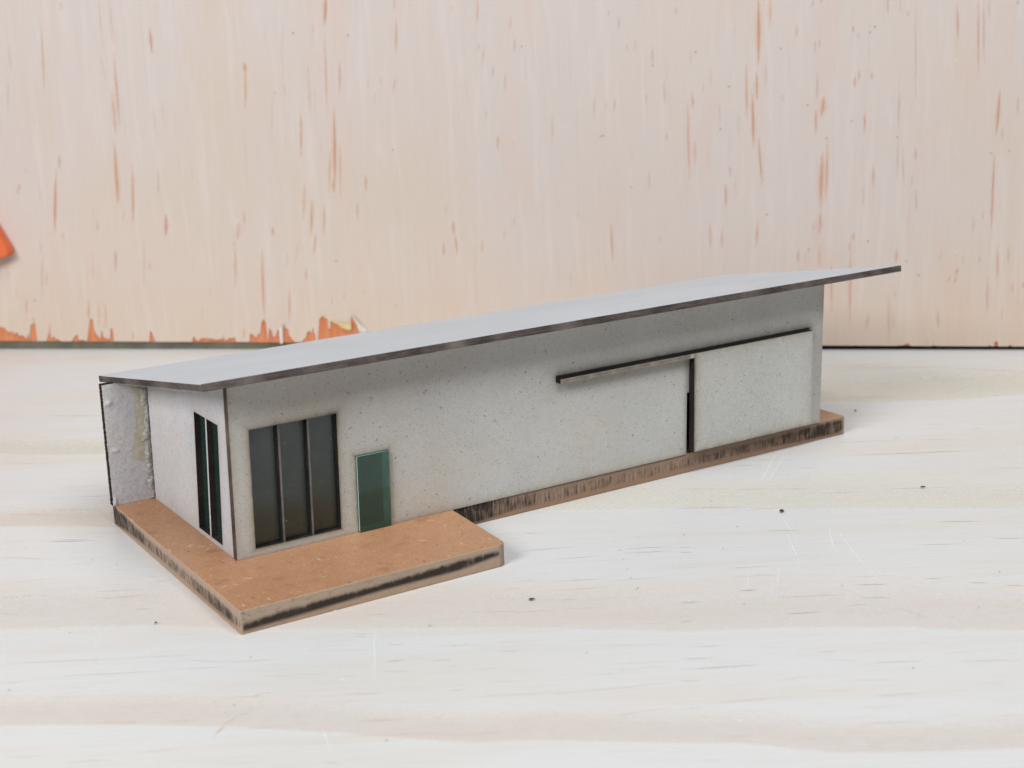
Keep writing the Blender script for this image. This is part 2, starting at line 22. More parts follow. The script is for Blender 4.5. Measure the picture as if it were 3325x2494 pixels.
TSPECKS = [[-38.5,61.1],[-26.0,40.0],[-21.8,32.5],[-15.2,-43.5],[-64.2,-27.7],[-49.4,25.7],[-30.0,-59.5],[-27.1,-63.6],[-44.7,-4.6],[85.8,-46.4],[82.5,-52.5],[79.9,-57.4],[89.0,-40.4],[76.3,-66.3],[77.6,-63.4],[46.0,-86.8],[43.9,-98.3],[47.4,-98.2],[25.5,-52.6],[-8.4,-96.1],[92.4,-33.9],[110.8,-56.0],[111.0,-57.6],[109.4,-41.6],[117.1,-92.6],[96.8,-134.1],[132.5,-120.8],[91.2,-86.8],[163.1,-89.9],[124.5,-45.6],[153.6,-109.2],[271.0,24.4],[248.5,19.3],[262.8,11.1],[260.2,16.6],[234.4,-19.8],[160.6,-28.9],[132.6,-25.1],[146.8,-18.0],[166.2,-20.1],[169.3,-41.0],[230.2,-46.5],[141.1,-23.7],[128.2,-19.8],[198.4,-19.9]]
BANDS = [[[[-73.0,-41.1,-68.8,-22.4],[-47.7,-59.1,-42.1,-41.7],[-29.1,-74.5,-22.4,-58.1],[-14.7,-87.8,-7.4,-72.5],[4.2,-106.7,12.4,-92.6],[15.6,-113.5,24.5,-99.9],[36.7,-130.3,46.7,-117.8],[46.9,-138.1,57.4,-126.0],[57.9,-150.7,68.8,-139.6],[72.2,-160.7,83.8,-150.1],[91.4,-172.2,104.1,-162.2]],"p",0.5],[[[-61.6,9.4,-53.2,47.1],[-27.2,-13.2,-15.3,21.9],[-10.2,-28.5,3.3,4.6],[7.2,-42.0,22.3,-10.5],[27.6,-56.4,44.7,-26.4],[50.2,-73.5,69.3,-45.4],[68.6,-90.1,89.3,-64.1],[89.9,-103.0,112.6,-78.2],[112.0,-119.7,136.7,-96.8],[119.0,-127.0,144.1,-105.0],[134.1,-138.5,160.5,-117.6]],"p",0.42],[[[82.5,4.4,100.7,33.5],[121.1,-24.1,142.1,2.4],[141.0,-40.9,163.4,-15.9],[162.1,-55.9,186.1,-32.3],[199.9,-86.5,226.4,-65.6]],"y",0.35],[[[-44.2,87.3,-39.3,109.3],[-25.1,73.3,-19.3,94.5],[-10.0,58.9,-3.5,79.1]],"p",0.501],[[[227.8,40.4,265.9,81.1],[241.2,23.6,280.1,62.1],[268.3,6.1,309.8,42.8],[298.6,-8.7,343.6,26.8]],"y",0.45],[[[-20.6,-100.1,-20.1,-99.0],[-1.5,-113.7,-0.9,-112.7],[22.2,-130.2,22.9,-129.2],[31.9,-136.4,32.7,-135.5],[53.3,-154.7,54.1,-153.9],[86.5,-176.1,87.4,-175.4]],"p",0.0],[[[-26.9,164.5,-21.5,188.5],[-5.2,145.4,1.1,168.4],[7.6,136.3,14.5,158.8]],"y",0.501]]
# ------------------------------------------------------------------ helpers
def link(name, me, parent=None):
    o = bpy.data.objects.new(name, me); col.objects.link(o)
    if parent is not None: o.parent = parent
    return o
def tag(o, label=None, cat=None, group=None, kind=None):
    for k, v in (('label', label), ('category', cat), ('group', group), ('kind', kind)):
        if v: o[k] = v
    return o
def empty(name, loc=(0, 0, 0)):
    o = bpy.data.objects.new(name, None); col.objects.link(o); o.location = [c * MM for c in loc]; o.empty_display_size = .01
    return o
class MB:
    """collects faces (coordinates in mm) with material index, uv and ink colour"""
    def __init__(s): s.v = []; s.f = []; s.m = []; s.uv = []; s.ink = []
    def face(s, pts, m=0, uv=None, ink=(0, 0, 0, 0)):
        i = len(s.v); s.v += [tuple(c * MM for c in p) for p in pts]
        s.f.append(tuple(range(i, i + len(pts)))); s.m.append(m)
        s.uv.append(uv or [(0, 0)] * len(pts)); s.ink.append(ink)
    def box(s, lo, hi, m=0):
        x0, y0, z0 = lo; x1, y1, z1 = hi
        P = [(x0,y0,z0),(x1,y0,z0),(x1,y1,z0),(x0,y1,z0),(x0,y0,z1),(x1,y0,z1),(x1,y1,z1),(x0,y1,z1)]
        for f in ((3,2,1,0),(4,5,6,7),(0,1,5,4),(1,2,6,5),(2,3,7,6),(3,0,4,7)): s.face([P[k] for k in f], m)
    def prism(s, poly, z0, z1, m_top=0, m_side=0, mapf=lambda x, y, z: (x, y, z), sides=None):
        n = len(poly)
        s.face([mapf(x, y, z1) for x, y in poly], m_top); s.face([mapf(x, y, z0) for x, y in reversed(poly)], m_top)
        u = 0
        for i in range(n):
            a, b = poly[i], poly[(i + 1) % n]; d = math.hypot(b[0]-a[0], b[1]-a[1])
            s.face([mapf(*a, z0), mapf(*b, z0), mapf(*b, z1), mapf(*a, z1)], sides[i] if sides else m_side,
                   [(u, z0), (u + d, z0), (u + d, z1), (u, z1)]); u += d
    def build(s, name, mats, parent=None, merge=False, bevel=0, smooth=False, seg=2):
        me = bpy.data.meshes.new(name); me.from_pydata(s.v, [], s.f)
        for m in mats: me.materials.append(m)
        me.polygons.foreach_set('material_index', s.m)
        me.uv_layers.new(name='UVMap'); me.color_attributes.new('ink', 'FLOAT_COLOR', 'CORNER')
        me.uv_layers[0].data.foreach_set('uv', [c for q in s.uv for p in q for c in p])
        me.color_attributes[0].data.foreach_set('color', [c for f, q in zip(s.f, s.ink) for _ in f for c in q])
        if merge or bevel:
            bm = bmesh.new(); bm.from_mesh(me); bmesh.ops.remove_doubles(bm, verts=bm.verts, dist=1e-6)
            bmesh.ops.recalc_face_normals(bm, faces=bm.faces); bm.to_mesh(me); bm.free()
        o = link(name, me, parent)
        if bevel:
            b = o.modifiers.new('bevel', 'BEVEL'); b.width = bevel * MM; b.segments = seg; b.limit_method = 'ANGLE'; b.angle_limit = math.radians(35)
            b.material = -1
        if smooth:
            for p in me.polygons: p.use_smooth = True
        return o
def panel(mb, us, vs, hole, T, mapf, m_face=0, m_edge=1):
    """flat sheet cut by holes; us, vs grid lines, w runs 0..T through the sheet"""
    nu, nv = len(us) - 1, len(vs) - 1
    solid = lambda i, j: 0 <= i < nu and 0 <= j < nv and not hole((us[i]+us[i+1])/2, (vs[j]+vs[j+1])/2)
    for i in range(nu):
        for j in range(nv):
            if not solid(i, j): continue
            a, b, c, d = us[i], us[i+1], vs[j], vs[j+1]
            mb.face([mapf(a,c,0), mapf(b,c,0), mapf(b,d,0), mapf(a,d,0)], m_face)
            mb.face([mapf(a,d,T), mapf(b,d,T), mapf(b,c,T), mapf(a,c,T)], m_face)
            if not solid(i-1, j): mb.face([mapf(a,c,T), mapf(a,c,0), mapf(a,d,0), mapf(a,d,T)], m_edge)
            if not solid(i+1, j): mb.face([mapf(b,c,0), mapf(b,c,T), mapf(b,d,T), mapf(b,d,0)], m_edge)
            if not solid(i, j-1): mb.face([mapf(a,c,T), mapf(b,c,T), mapf(b,c,0), mapf(a,c,0)], m_edge)
            if not solid(i, j+1): mb.face([mapf(a,d,0), mapf(b,d,0), mapf(b,d,T), mapf(a,d,T)], m_edge)
def grid(lo, hi, marks, step):
    g = sorted(set([lo, hi] + [m for m in marks if lo < m < hi])); out = [g[0]]
    for a, b in zip(g, g[1:]):
        n = max(1, math.ceil((b - a) / step)); out += [a + (b - a) * k / n for k in range(1, n + 1)]
    return out
# ---- node maths with operators
class E:
    def __init__(s, nt, sock): s.nt, s.s = nt, sock
    def _m(s, op, *o, clamp=False):
        n = s.nt.nodes.new('ShaderNodeMath'); n.operation = op; n.use_clamp = clamp
        for k, x in enumerate((s,) + o):
            if isinstance(x, E): s.nt.links.new(x.s, n.inputs[k])
            else: n.inputs[k].default_value = x
        return E(s.nt, n.outputs[0])
    def __add__(s, o): return s._m('ADD', o)
    __radd__ = __add__
    def __sub__(s, o): return s._m('SUBTRACT', o)
    def __rsub__(s, o): return (s * -1) + o
    def __mul__(s, o): return s._m('MULTIPLY', o)
    __rmul__ = __mul__
    def abs(s): return s._m('ABSOLUTE')
    def max(s, o): return s._m('MAXIMUM', o)
    def min(s, o): return s._m('MINIMUM', o)
    def lt(s, o): return s._m('LESS_THAN', o)
    def pow(s, o): return s._m('POWER', o)
    def exp(s): return s._m('EXPONENT')
    def clamp(s): return s._m('ADD', 0.0, clamp=True)
    def ss(s, a, b):                                   # smoothstep a..b -> 0..1
        n = s.nt.nodes.new('ShaderNodeMapRange'); n.interpolation_type = 'SMOOTHSTEP'
        s.nt.links.new(s.s, n.inputs['Value']); n.inputs['From Min'].default_value = a; n.inputs['From Max'].default_value = b
        return E(s.nt, n.outputs['Result'])
class Mat:
    def __init__(s, name, rough=.8, spec=.3, plane='xz'):
        s.plane = plane
        s.m = bpy.data.materials.new(name); s.m.use_nodes = True; s.nt = s.m.node_tree; s.N = s.nt.nodes; s.N.clear()
        s.out = s.N.new('ShaderNodeOutputMaterial'); s.b = s.N.new('ShaderNodeBsdfPrincipled')
        s.nt.links.new(s.b.outputs[0], s.out.inputs[0])
        s.b.inputs['Roughness'].default_value = rough; s.b.inputs['Specular IOR Level'].default_value = spec
        tc = s.N.new('ShaderNodeTexCoord'); s.obj = tc.outputs['Object']; s.uvs = tc.outputs['UV']
    def L(s, a, b): s.nt.links.new(a.s if isinstance(a, E) else a, b)
    def vec(s, src=None, scale=(1, 1, 1), rotz=0, rot=None, loc=(0, 0, 0)):       # coordinates in mm, then scaled
        a = s.N.new('ShaderNodeMapping'); a.inputs['Scale'].default_value = (1000, 1000, 1000) if src is None else (1, 1, 1)
        s.L(src or s.obj, a.inputs[0])
        b = s.N.new('ShaderNodeMapping'); b.vector_type = 'TEXTURE'; b.inputs['Rotation'].default_value = rot or (0, 0, rotz)
        s.L(a.outputs[0], b.inputs[0])
        c = s.N.new('ShaderNodeMapping'); c.inputs['Scale'].default_value = scale; c.inputs['Location'].default_value = loc
        s.L(b.outputs[0], c.inputs[0]); return c.outputs[0]
    def xyz(s, v=None):
        n = s.N.new('ShaderNodeSeparateXYZ'); s.L(v or s.vec(), n.inputs[0]); return [E(s.nt, o) for o in n.outputs]
    def comb(s, x, y, z=0.0):
        n = s.N.new('ShaderNodeCombineXYZ')
        for k, q in enumerate((x, y, z)):
            if isinstance(q, E): s.L(q, n.inputs[k])
            else: n.inputs[k].default_value = q
        return n.outputs[0]
    def noise(s, v, scale=1, detail=3, rough=.55, dist=0):
        n = s.N.new('ShaderNodeTexNoise'); s.L(v, n.inputs['Vector']); n.inputs['Scale'].default_value = scale
        n.inputs['Detail'].default_value = detail; n.inputs['Roughness'].default_value = rough; n.inputs['Distortion'].default_value = dist
        return E(s.nt, n.outputs['Fac'])
    def cells(s, scale, r0, keep, st=(1, 1), rot=0, seed=0):
        """soft specks lying in the sheet: a random share «keep» of Voronoi cells («scale» per mm) holds one, stretched by st"""
        x, y, z = s.xyz(); a, c = {'xy': (x, y), 'xz': (x, z), 'yz': (y, z)}[s.plane]
        v = s.vec(s.comb(a, c), scale=(st[0], st[1], 1), rotz=rot, loc=(seed * 3.7, seed * 5.3, 0))
        n = s.N.new('ShaderNodeTexVoronoi'); n.voronoi_dimensions = '2D'; s.L(v, n.inputs['Vector']); n.inputs['Scale'].default_value = scale
        c = s.N.new('ShaderNodeSeparateColor'); s.L(n.outputs['Color'], c.inputs[0])
        rnd, big = E(s.nt, c.outputs[0]), E(s.nt, c.outputs[1])
        k = ((big * .7 + .3) * r0 - E(s.nt, n.outputs['Distance'])).ss(0, r0 * .45)
        return k * rnd.lt(keep)
    def rgb(s, c):
        n = s.N.new('ShaderNodeRGB'); n.outputs[0].default_value = (*c, 1); return n.outputs[0]
    def mix(s, a, b, f, mode='MIX'):
        n = s.N.new('ShaderNodeMix'); n.data_type = 'RGBA'; n.blend_type = mode
        if isinstance(f, E): s.L(f, n.inputs[0])
        else: n.inputs[0].default_value = f
        for k, x in ((6, a), (7, b)):
            if isinstance(x, (tuple, list)): n.inputs[k].default_value = (*x, 1)
            else: s.L(x, n.inputs[k])
        return n.outputs[2]
    def scale(s, c, f):                                # multiply colour by a scalar
        n = s.N.new('ShaderNodeVectorMath'); n.operation = 'SCALE'; s.L(c, n.inputs[0]); s.L(f, n.inputs['Scale']); return n.outputs[0]
    def col(s, c):
        s.L(s.scale(s.rgb(c) if isinstance(c, (tuple, list)) else c, E(s.nt, s.val(ALB))), s.b.inputs['Base Color'])
    def val(s, x): n = s.N.new('ShaderNodeValue'); n.outputs[0].default_value = x; return n.outputs[0]
    def bump(s, h, dist=.1, strength=1):
        n = s.N.new('ShaderNodeBump'); n.inputs['Distance'].default_value = dist * MM; n.inputs['Strength'].default_value = strength
        s.L(h, n.inputs['Height']); s.L(n.outputs[0], s.b.inputs['Normal'])
    def ramp(s, f, pts):                               # piecewise linear scalar curve
        n = s.N.new('ShaderNodeValToRGB'); s.L(f, n.inputs[0]); e = n.color_ramp.elements
        while len(e) < len(pts): e.new(.5)
        for k, (p, v) in enumerate(pts): e[k].position = p
        for k, (p, v) in enumerate(pts): e[k].color = (v, v, v, 1)
        return E(s.nt, n.outputs[0])
def rect_dist(x, z, x0, x1, z0, z1):                   # signed distance (box metric) to a rectangle
    return ((x - (x0 + x1) / 2).abs() - (x1 - x0) / 2).max((z - (z0 + z1) / 2).abs() - (z1 - z0) / 2)
# ------------------------------------------------------------------ materials
def cardboard(name, tint=(.50, .49, .465), plane='xz', burn=None, soot_shade=None, speck=1.0, bumpd=.05, torn=False):
    M = Mat(name, .9, .12, plane); v = M.vec(); x, y, z = M.xyz(v)
    big = M.noise(v, .045, 3); mid = M.noise(v, .5, 3); fine = M.noise(v, 2.2, 3, .7)
    c = M.scale(M.rgb(tint), 0.92 + (big.ss(.3, .7) - .5) * .07 + (mid.ss(.3, .7) - .5) * .05 + (fine.ss(.32, .68) - .5) * .17)
    warm = M.noise(v, .03, 2)
    c = M.mix(c, M.mix(c, (1.0, .95, .84), 1.0, 'MULTIPLY'), warm.ss(.45, .7) * .45)
    fl = M.cells(.34, .12, .15, (.5, 1.25), .5, 1).max(M.cells(.34, .11, .12, (.45, 1.3), -.7, 2))
    fb = M.cells(.8, .19, .30, (.4, 1.5), .35, 3).max(M.cells(.8, .19, .28, (.4, 1.5), -.5, 4)).max(M.cells(.7, .18, .25, (.4, 1.5), 1.3, 5))
    wh = M.cells(.6, .115, .22, (1, 1.1), 0, 6).max(M.cells(1.1, .13, .12, (1, 1), 0, 7))
    dk = M.cells(.12, .036, .45, (1, 1), 0, 8)
    c = M.mix(c, (.11, .105, .10), (fl * .5).max(fb * .34) * speck)
    c = M.mix(c, (.85, .85, .85), wh * .6 * speck)
    c = M.mix(c, (.03, .03, .03), dk * .75 * speck)
    if burn:
        d = burn(M, x, y, z); n2 = M.noise(v, .35, 3)
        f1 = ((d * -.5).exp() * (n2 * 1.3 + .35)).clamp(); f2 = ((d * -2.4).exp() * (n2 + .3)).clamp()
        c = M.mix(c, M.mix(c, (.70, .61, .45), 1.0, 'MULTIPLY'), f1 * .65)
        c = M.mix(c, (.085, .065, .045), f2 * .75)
        if soot_shade is not None: c = M.mix(c, (.05, .047, .045), (soot_shade(M, x, y, z) * (n2 * .6 + .65)).clamp())
    M.col(c)
    h = M.noise(v, 1.1, 4, .65) * .7 + fine * .5
    if torn: h = h + M.noise(M.vec(scale=(.6, 1, 1.3)), .6, 5, .75) * 1.7
    M.bump(h, bumpd * (1.3 if torn else 1), .8); return M.m
def layered(name, dark, light, amt=.5, axis=2):        # laser cut cardboard edge: charred paper layers
    M = Mat(name, .85, .2); v = M.vec()
    sc = [.12, .12, .12]; sc[axis] = 3.5
    lay = M.noise(M.vec(scale=tuple(sc)), 1, 3, .7); pat = M.noise(v, .09, 3); g = M.noise(v, 2, 3, .7)
    c = M.mix(dark, light, (lay * 1.3 - .35 + (pat - .5) * 1.6 + (g - .5) * .7).clamp() * amt)
    fib = M.noise(M.vec(scale=tuple(q * 2.2 for q in sc)), 1, 2, .6).ss(.66, .78)
    c = M.mix(c, tuple(min(1, q * 1.6) for q in light), fib * .5)
    M.col(c); M.bump(lay + g * .6, .12); return M.m
def front_burn(M, x, y, z):
    xs = x - (z - 6) * .025
    d = rect_dist(xs, z, 4.6, 28.6, 8.1, 39.3).abs()
    d = d.min(rect_dist(xs, z, 33.5, 43.0, 4, 26.9).abs())
    d = d.min((z - 6).abs() + .25).min((xs + .45).abs() + .6)
    d = d.min(rect_dist(xs, z, 96.6, 193, 36.2, 37.6).abs() + .3)
    d = d.min((xs - 198.2).abs() + .9)
    return d
def front_soot_shade(M, x, y, z):                             # laser smoke above openings and along the track, with shade painted over the track
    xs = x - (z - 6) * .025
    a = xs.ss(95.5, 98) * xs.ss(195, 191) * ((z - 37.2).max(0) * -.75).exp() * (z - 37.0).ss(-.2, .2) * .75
    a = a.max(xs.ss(96.2, 96.9) * xs.ss(192.8, 192.2) * z.ss(37.1, 37.2) * z.ss(38.5, 37.7) * 1.3)  # near-black line: soot merged with painted shade of the gap
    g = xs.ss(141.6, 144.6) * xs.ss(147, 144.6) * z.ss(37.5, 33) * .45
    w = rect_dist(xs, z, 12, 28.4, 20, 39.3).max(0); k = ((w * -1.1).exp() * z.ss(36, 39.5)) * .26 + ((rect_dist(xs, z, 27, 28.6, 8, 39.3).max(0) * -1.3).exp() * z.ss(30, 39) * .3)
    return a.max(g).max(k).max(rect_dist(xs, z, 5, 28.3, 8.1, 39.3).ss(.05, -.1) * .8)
def end_burn(M, x, y, z):
    ys = y + (z - 6) * .06
    return rect_dist(ys, z, 10.1, 27.1, 7.2, 39.7).abs().min((z - 6).abs() + .5).min((y - 2.5).abs() + .9) + .9
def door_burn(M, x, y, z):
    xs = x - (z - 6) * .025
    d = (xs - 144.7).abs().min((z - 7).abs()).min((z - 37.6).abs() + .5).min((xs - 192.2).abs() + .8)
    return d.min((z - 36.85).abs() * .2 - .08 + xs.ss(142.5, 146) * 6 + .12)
m_front = cardboard('grey_cardboard_front', tint=(.69, .683, .662), burn=front_burn, soot_shade=front_soot_shade)
m_end = cardboard('grey_cardboard_end', tint=(.71, .70, .73), plane='yz', burn=end_burn, speck=.7)
m_plain = cardboard('grey_cardboard', tint=(.55, .54, .52))
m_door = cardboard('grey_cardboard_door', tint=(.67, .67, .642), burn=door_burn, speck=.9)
m_torn = cardboard('torn_cardboard', tint=(.65, .64, .665), speck=.45, bumpd=.12, torn=True)
m_edge = layered('laser_charred_edge', (.012, .010, .010), (.055, .042, .036), .8)
m_edge_v = layered('charred_wall_end', (.05, .034, .028), (.26, .18, .15), 1, axis=1)
m_edge_roof = layered('browned_roof_edge', (.055, .045, .042), (.27, .22, .20), 1)
def roof_mat():
    M = Mat('pale_roof_card', .62, .3, 'xy'); v = M.vec()
    fine = M.noise(M.vec(scale=(.5, 1.2, 1)), 1.4, 3, .7); big = M.noise(v, .03, 3)
    c = M.scale(M.rgb((.645, .67, .705)), .96 + (big.ss(.3, .7) - .5) * .06 + (fine.ss(.3, .7) - .5) * .09)
    st = M.cells(.2, .10, .12, (.25, 1.3), -.05, 1)
    c = M.mix(c, (.30, .30, .31), st * .35)
    sp = M.cells(.09, .025, .4, seed=2); c = M.mix(c, (.08, .08, .08), sp * .5)
    wh = M.cells(.14, .04, .3, seed=3); c = M.mix(c, (.9, .9, .92), wh * .6)
    M.col(c); M.bump(fine, .03); return M.m
m_roof = roof_mat()
def mdf_top():
    M = Mat('mdf_brown_face', .43, .4, 'xy'); v = M.vec()
    big = M.noise(v, .05, 4); mid = M.noise(v, .35, 4, .6); fine = M.noise(v, 1.8, 3, .7)
    c = M.mix((.44, .215, .112), (.565, .315, .175), (big * 1.4 + mid * 1.0 - .7).clamp())
    c = M.scale(c, 1 + (fine.ss(.3, .7) - .5) * .26)
    pale = M.cells(.25, .10, .34, (.22, 1.35), .5, 1).max(M.cells(.25, .09, .32, (.22, 1.3), -.7, 2)).max(M.cells(.27, .09, .3, (.25, 1.2), 1.6, 3)).max(M.cells(.6, .12, .2, (.4, 1.2), 1, 6))
    c = M.mix(c, (.80, .60, .39), pale * .8)
    dk = M.cells(.33, .11, .32, (.6, 1.1), .3, 4).max(M.cells(.7, .13, .25, (.7, 1.1), 2, 5))
    c = M.mix(c, (.12, .05, .02), dk * .85)
    st = M.noise(v, .16, 3).ss(.58, .72); c = M.mix(c, (.26, .12, .06), st * .35)
    M.col(c); M.bump(fine + mid, .04); return M.m
m_mdf = mdf_top()
def mdf_side(name, base, dens, centre, half, L, u0=0.0, streak=.5, smear=.0):
    """pale browned MDF edge with a charred band: dens(u), centre(u) and half(u) are curves along the edge"""
    M = Mat(name, .75, .2); v = M.vec(); n = M.N.new('ShaderNodeSeparateXYZ'); M.L(M.uvs, n.inputs[0])
    u = (E(M.nt, n.outputs[0]) - u0) * (1 / L); h = E(M.nt, n.outputs[1])
    fib = M.noise(M.vec(scale=(.25, .25, 1.6)), 1, 3, .7); g = M.noise(v, 1.6, 3, .7); big = M.noise(v, .12, 3)
    c = M.scale(M.rgb(base), .72 + fib * .25 + g * .2 + big * .12)
    c = M.mix(c, M.mix(c, (1.0, .86, .70), 1.0, 'MULTIPLY'), h.ss(3, 0) * .6)
    tick = M.noise(M.comb(u * L * 1.5, h * .12), 1, 4, .75); t2 = M.noise(M.comb(u * L * .35, h * .25, 4.0), 1, 3, .6)
    dd = M.ramp(u, dens); cc = M.ramp(u, centre) * 6; hh = M.ramp(u, half) * 6
    dist = (h - cc - (tick - .5) * 1.6 * streak - (t2 - .5) * .8).abs()
    band = (hh - dist + .4).ss(-.7, .8)
    k = (band * (dd - .12 + (tick - .5) * 3.2 * streak + (t2 - .5) * 1.2) * 1.2).clamp() * dd.ss(0, .1)
    c = M.mix(c, (.022, .017, .017), (k * 1.1).clamp() * .94)
    if smear:
        s2 = (M.noise(M.comb(u * L * .5, h * .5, 9.0), 1, 4, .7).ss(.52, .75)) * h.ss(2.8, 3.8)
        c = M.mix(c, (.10, .09, .085), s2 * M.ramp(u, [(0, 1), (.35, .6), (.6, .15), (1, .1)]) * smear)
    M.col(c); M.bump(fib + g, .1); return M.m
m_sd_front = mdf_side('mdf_edge_terrace_front', (.49, .375, .285), [(0, .0), (.012, 1), (.25, 1), (.8, 1), (.96, .9), (.985, 0)], [(0, .28), (.12, .36), (.5, .47), (.8, .53), (1, .66)], [(0, .08), (.15, .12), (.5, .07), (.8, .13), (1, .03)], 72.4, 0, .2, .8)
m_sd_left = mdf_side('mdf_edge_terrace_left', (.50, .38, .29), [(0, .9), (.12, .8), (.3, .55), (.55, .42), (.8, .62), (.95, .7), (1, .2)], [(0, .5), (.12, .55), (.3, .5), (1, .42)], [(0, .42), (.12, .30), (.3, .2), (.6, .16), (.85, .22), (1, .15)], 94, 0, .75)
m_sd_strip = mdf_side('mdf_edge_strip', (.38, .26, .19), [(0, .9), (.06, .85), (.12, .55), (.2, .3), (.5, .27), (.68, .38), (.82, .55), (.9, .8), (.975, .85), (1, .0)], [(0, .6), (.1, .55), (.3, .5), (.8, .5), (1, .52)], [(0, .45), (.06, .42), (.13, .26), (.3, .2), (.6, .16), (.8, .2), (.9, .3), (.98, .28), (1, .1)], 148, 0, .8)
m_sd_plain = mdf_side('mdf_edge_plain', (.42, .32, .24), [(0, .1), (1, .1)], [(0, .5), (1, .5)], [(0, .1), (1, .1)], 100)
def simple(name, c0, c1, sc, rough=.7, bumpd=.05, spec=.3, vs=(1, 1, 1)):
    M = Mat(name, rough, spec); v = M.vec(scale=vs); n = M.noise(v, sc, 4, .65); M.col(M.mix(c0, c1, n.ss(.3, .7))); M.bump(n, bumpd); return M.m
def glass(name, tint, rough=.03, strength=1.0, haze=.06, hcol=(.10, .17, .16)):
    M = Mat(name); N = M.N
    tr = N.new('ShaderNodeBsdfTransparent'); tr.inputs[0].default_value = (*tint, 1)
    gl = N.new('ShaderNodeBsdfGlossy'); gl.inputs['Roughness'].default_value = rough
    fr = N.new('ShaderNodeFresnel'); fr.inputs[0].default_value = 1.5
    v = M.vec(); f = E(M.nt, fr.outputs[0]) * strength * (M.noise(v, .25, 2) * .5 + .75)
    mx = N.new('ShaderNodeMixShader'); M.L(f.clamp(), mx.inputs[0]); M.L(tr.outputs[0], mx.inputs[1]); M.L(gl.outputs[0], mx.inputs[2])
    df = N.new('ShaderNodeBsdfDiffuse'); df.inputs[0].default_value = (.7, .7, .72, 1)
    dust = M.cells(.16, .04, .35, seed=3) * .7 + M.noise(v, .6, 4).ss(.6, .9) * .025
    m2 = N.new('ShaderNodeMixShader'); M.L(dust.clamp(), m2.inputs[0]); M.L(mx.outputs[0], m2.inputs[1]); M.L(df.outputs[0], m2.inputs[2])
    d3 = N.new('ShaderNodeBsdfDiffuse'); d3.inputs[0].default_value = (*hcol, 1)      # acrylic's green tint, with light carried by the sheet painted in
    m3 = N.new('ShaderNodeMixShader'); m3.inputs[0].default_value = haze; M.L(m2.outputs[0], m3.inputs[1]); M.L(d3.outputs[0], m3.inputs[2])
    M.L(m3.outputs[0], M.out.inputs[0]); return M.m
m_glass = glass('dark_green_acrylic', (.80, .86, .83), .24, 1.7, .10)
m_pane_edge = simple('dark_acrylic_edge', (.02, .03, .03), (.07, .10, .095), .8, .3)
m_glass_end = glass('deep_green_acrylic', (.35, .55, .5), .1, 1.0, .25, (.028, .105, .095))
m_glass_door = glass('clear_green_acrylic', (.88, .97, .94), .05, 1.0, .05, (.2, .5, .4))
m_door_back = simple('smoky_green_back', (.155, .245, .225), (.18, .27, .25), .2, .4)
def acrylic_edge():
    M = Mat('green_acrylic_edge', .3, .5); v = M.vec()
    c = M.mix((.42, .88, .76), (.72, 1.0, .93), M.noise(M.vec(scale=(.5, .5, .5)), .5, 3))
    c = M.mix(c, (.75, .92, .88), M.noise(M.vec(scale=(1, 1, .35)), .9, 2).ss(.6, .75) * .6)
    M.col(c); return M.m
m_acr_edge = acrylic_edge()
def ink_mat(name, ground):
    """stains and grain marks lying in a wood surface: colour and strength from the mesh, soft edges from its uv"""
    M = Mat(name, .6, .25); a = M.N.new('ShaderNodeAttribute'); a.attribute_name = 'ink'
    n = M.N.new('ShaderNodeSeparateXYZ'); M.L(M.uvs, n.inputs[0]); u, w = E(M.nt, n.outputs[0]), E(M.nt, n.outputs[1])
    al = (1 - w * w) * ((u * (1 - u)) * 4).clamp().pow(.6)
    br = M.noise(M.vec(), .35, 3, .6)
    k = al * E(M.nt, a.outputs['Alpha']) * (br * .8 + .6)
    k = k.clamp()                                      # the wood below is lit and seen through the mark: give back what that takes away
    ad = M.N.new('ShaderNodeVectorMath'); ad.operation = 'ADD'; M.L(a.outputs['Color'], ad.inputs[0]); M.L(M.scale(M.rgb(ground), (1 - k) * .5), ad.inputs[1]); M.col(ad.outputs[0])
    tr = M.N.new('ShaderNodeBsdfTransparent'); mx = M.N.new('ShaderNodeMixShader')
    M.L(k, mx.inputs[0]); M.L(tr.outputs[0], mx.inputs[1]); M.L(M.b.outputs[0], mx.inputs[2]); M.L(mx.outputs[0], M.out.inputs[0])
    return M.m
m_ink = ink_mat('table_grain_marks', (.74, .735, .725))
m_ink_board = ink_mat('veneer_grain_marks', (.72, .63, .575))
GR = math.radians(-30.8)
def table_mat():
    M = Mat('whitewashed_pine', .42, .4, 'xy')
    v = M.vec(scale=(.012, .16, 1), rotz=GR); v2 = M.vec(scale=(.05, 1.3, 1), rotz=GR); v3 = M.vec(scale=(.006, .035, 1), rotz=GR)
    a = M.noise(v, 1, 4, .6, .4); b = M.noise(v2, 1, 4, .65); b3 = M.noise(v3, 1, 3, .5, .5); g = M.noise(M.vec(), 1.8, 3, .7)
    c = M.mix((.79, .793, .79), (.79, .752, .70), b3.ss(.44, .64) * .75)
    c = M.mix(c, (.78, .68, .61), a.ss(.50, .74) * .42)
    c = M.mix(c, (.60, .575, .54), b.ss(.52, .74) * .42)
    c = M.mix(c, (.55, .53, .51), M.cells(.22, .07, .3, (.07, 1.2), GR, 2) * .30)
    c = M.scale(c, 1 + (g.ss(.3, .7) - .5) * .05)
    M.col(c); M.bump(b + g * .3, .03); return M.m
m_table = table_mat()
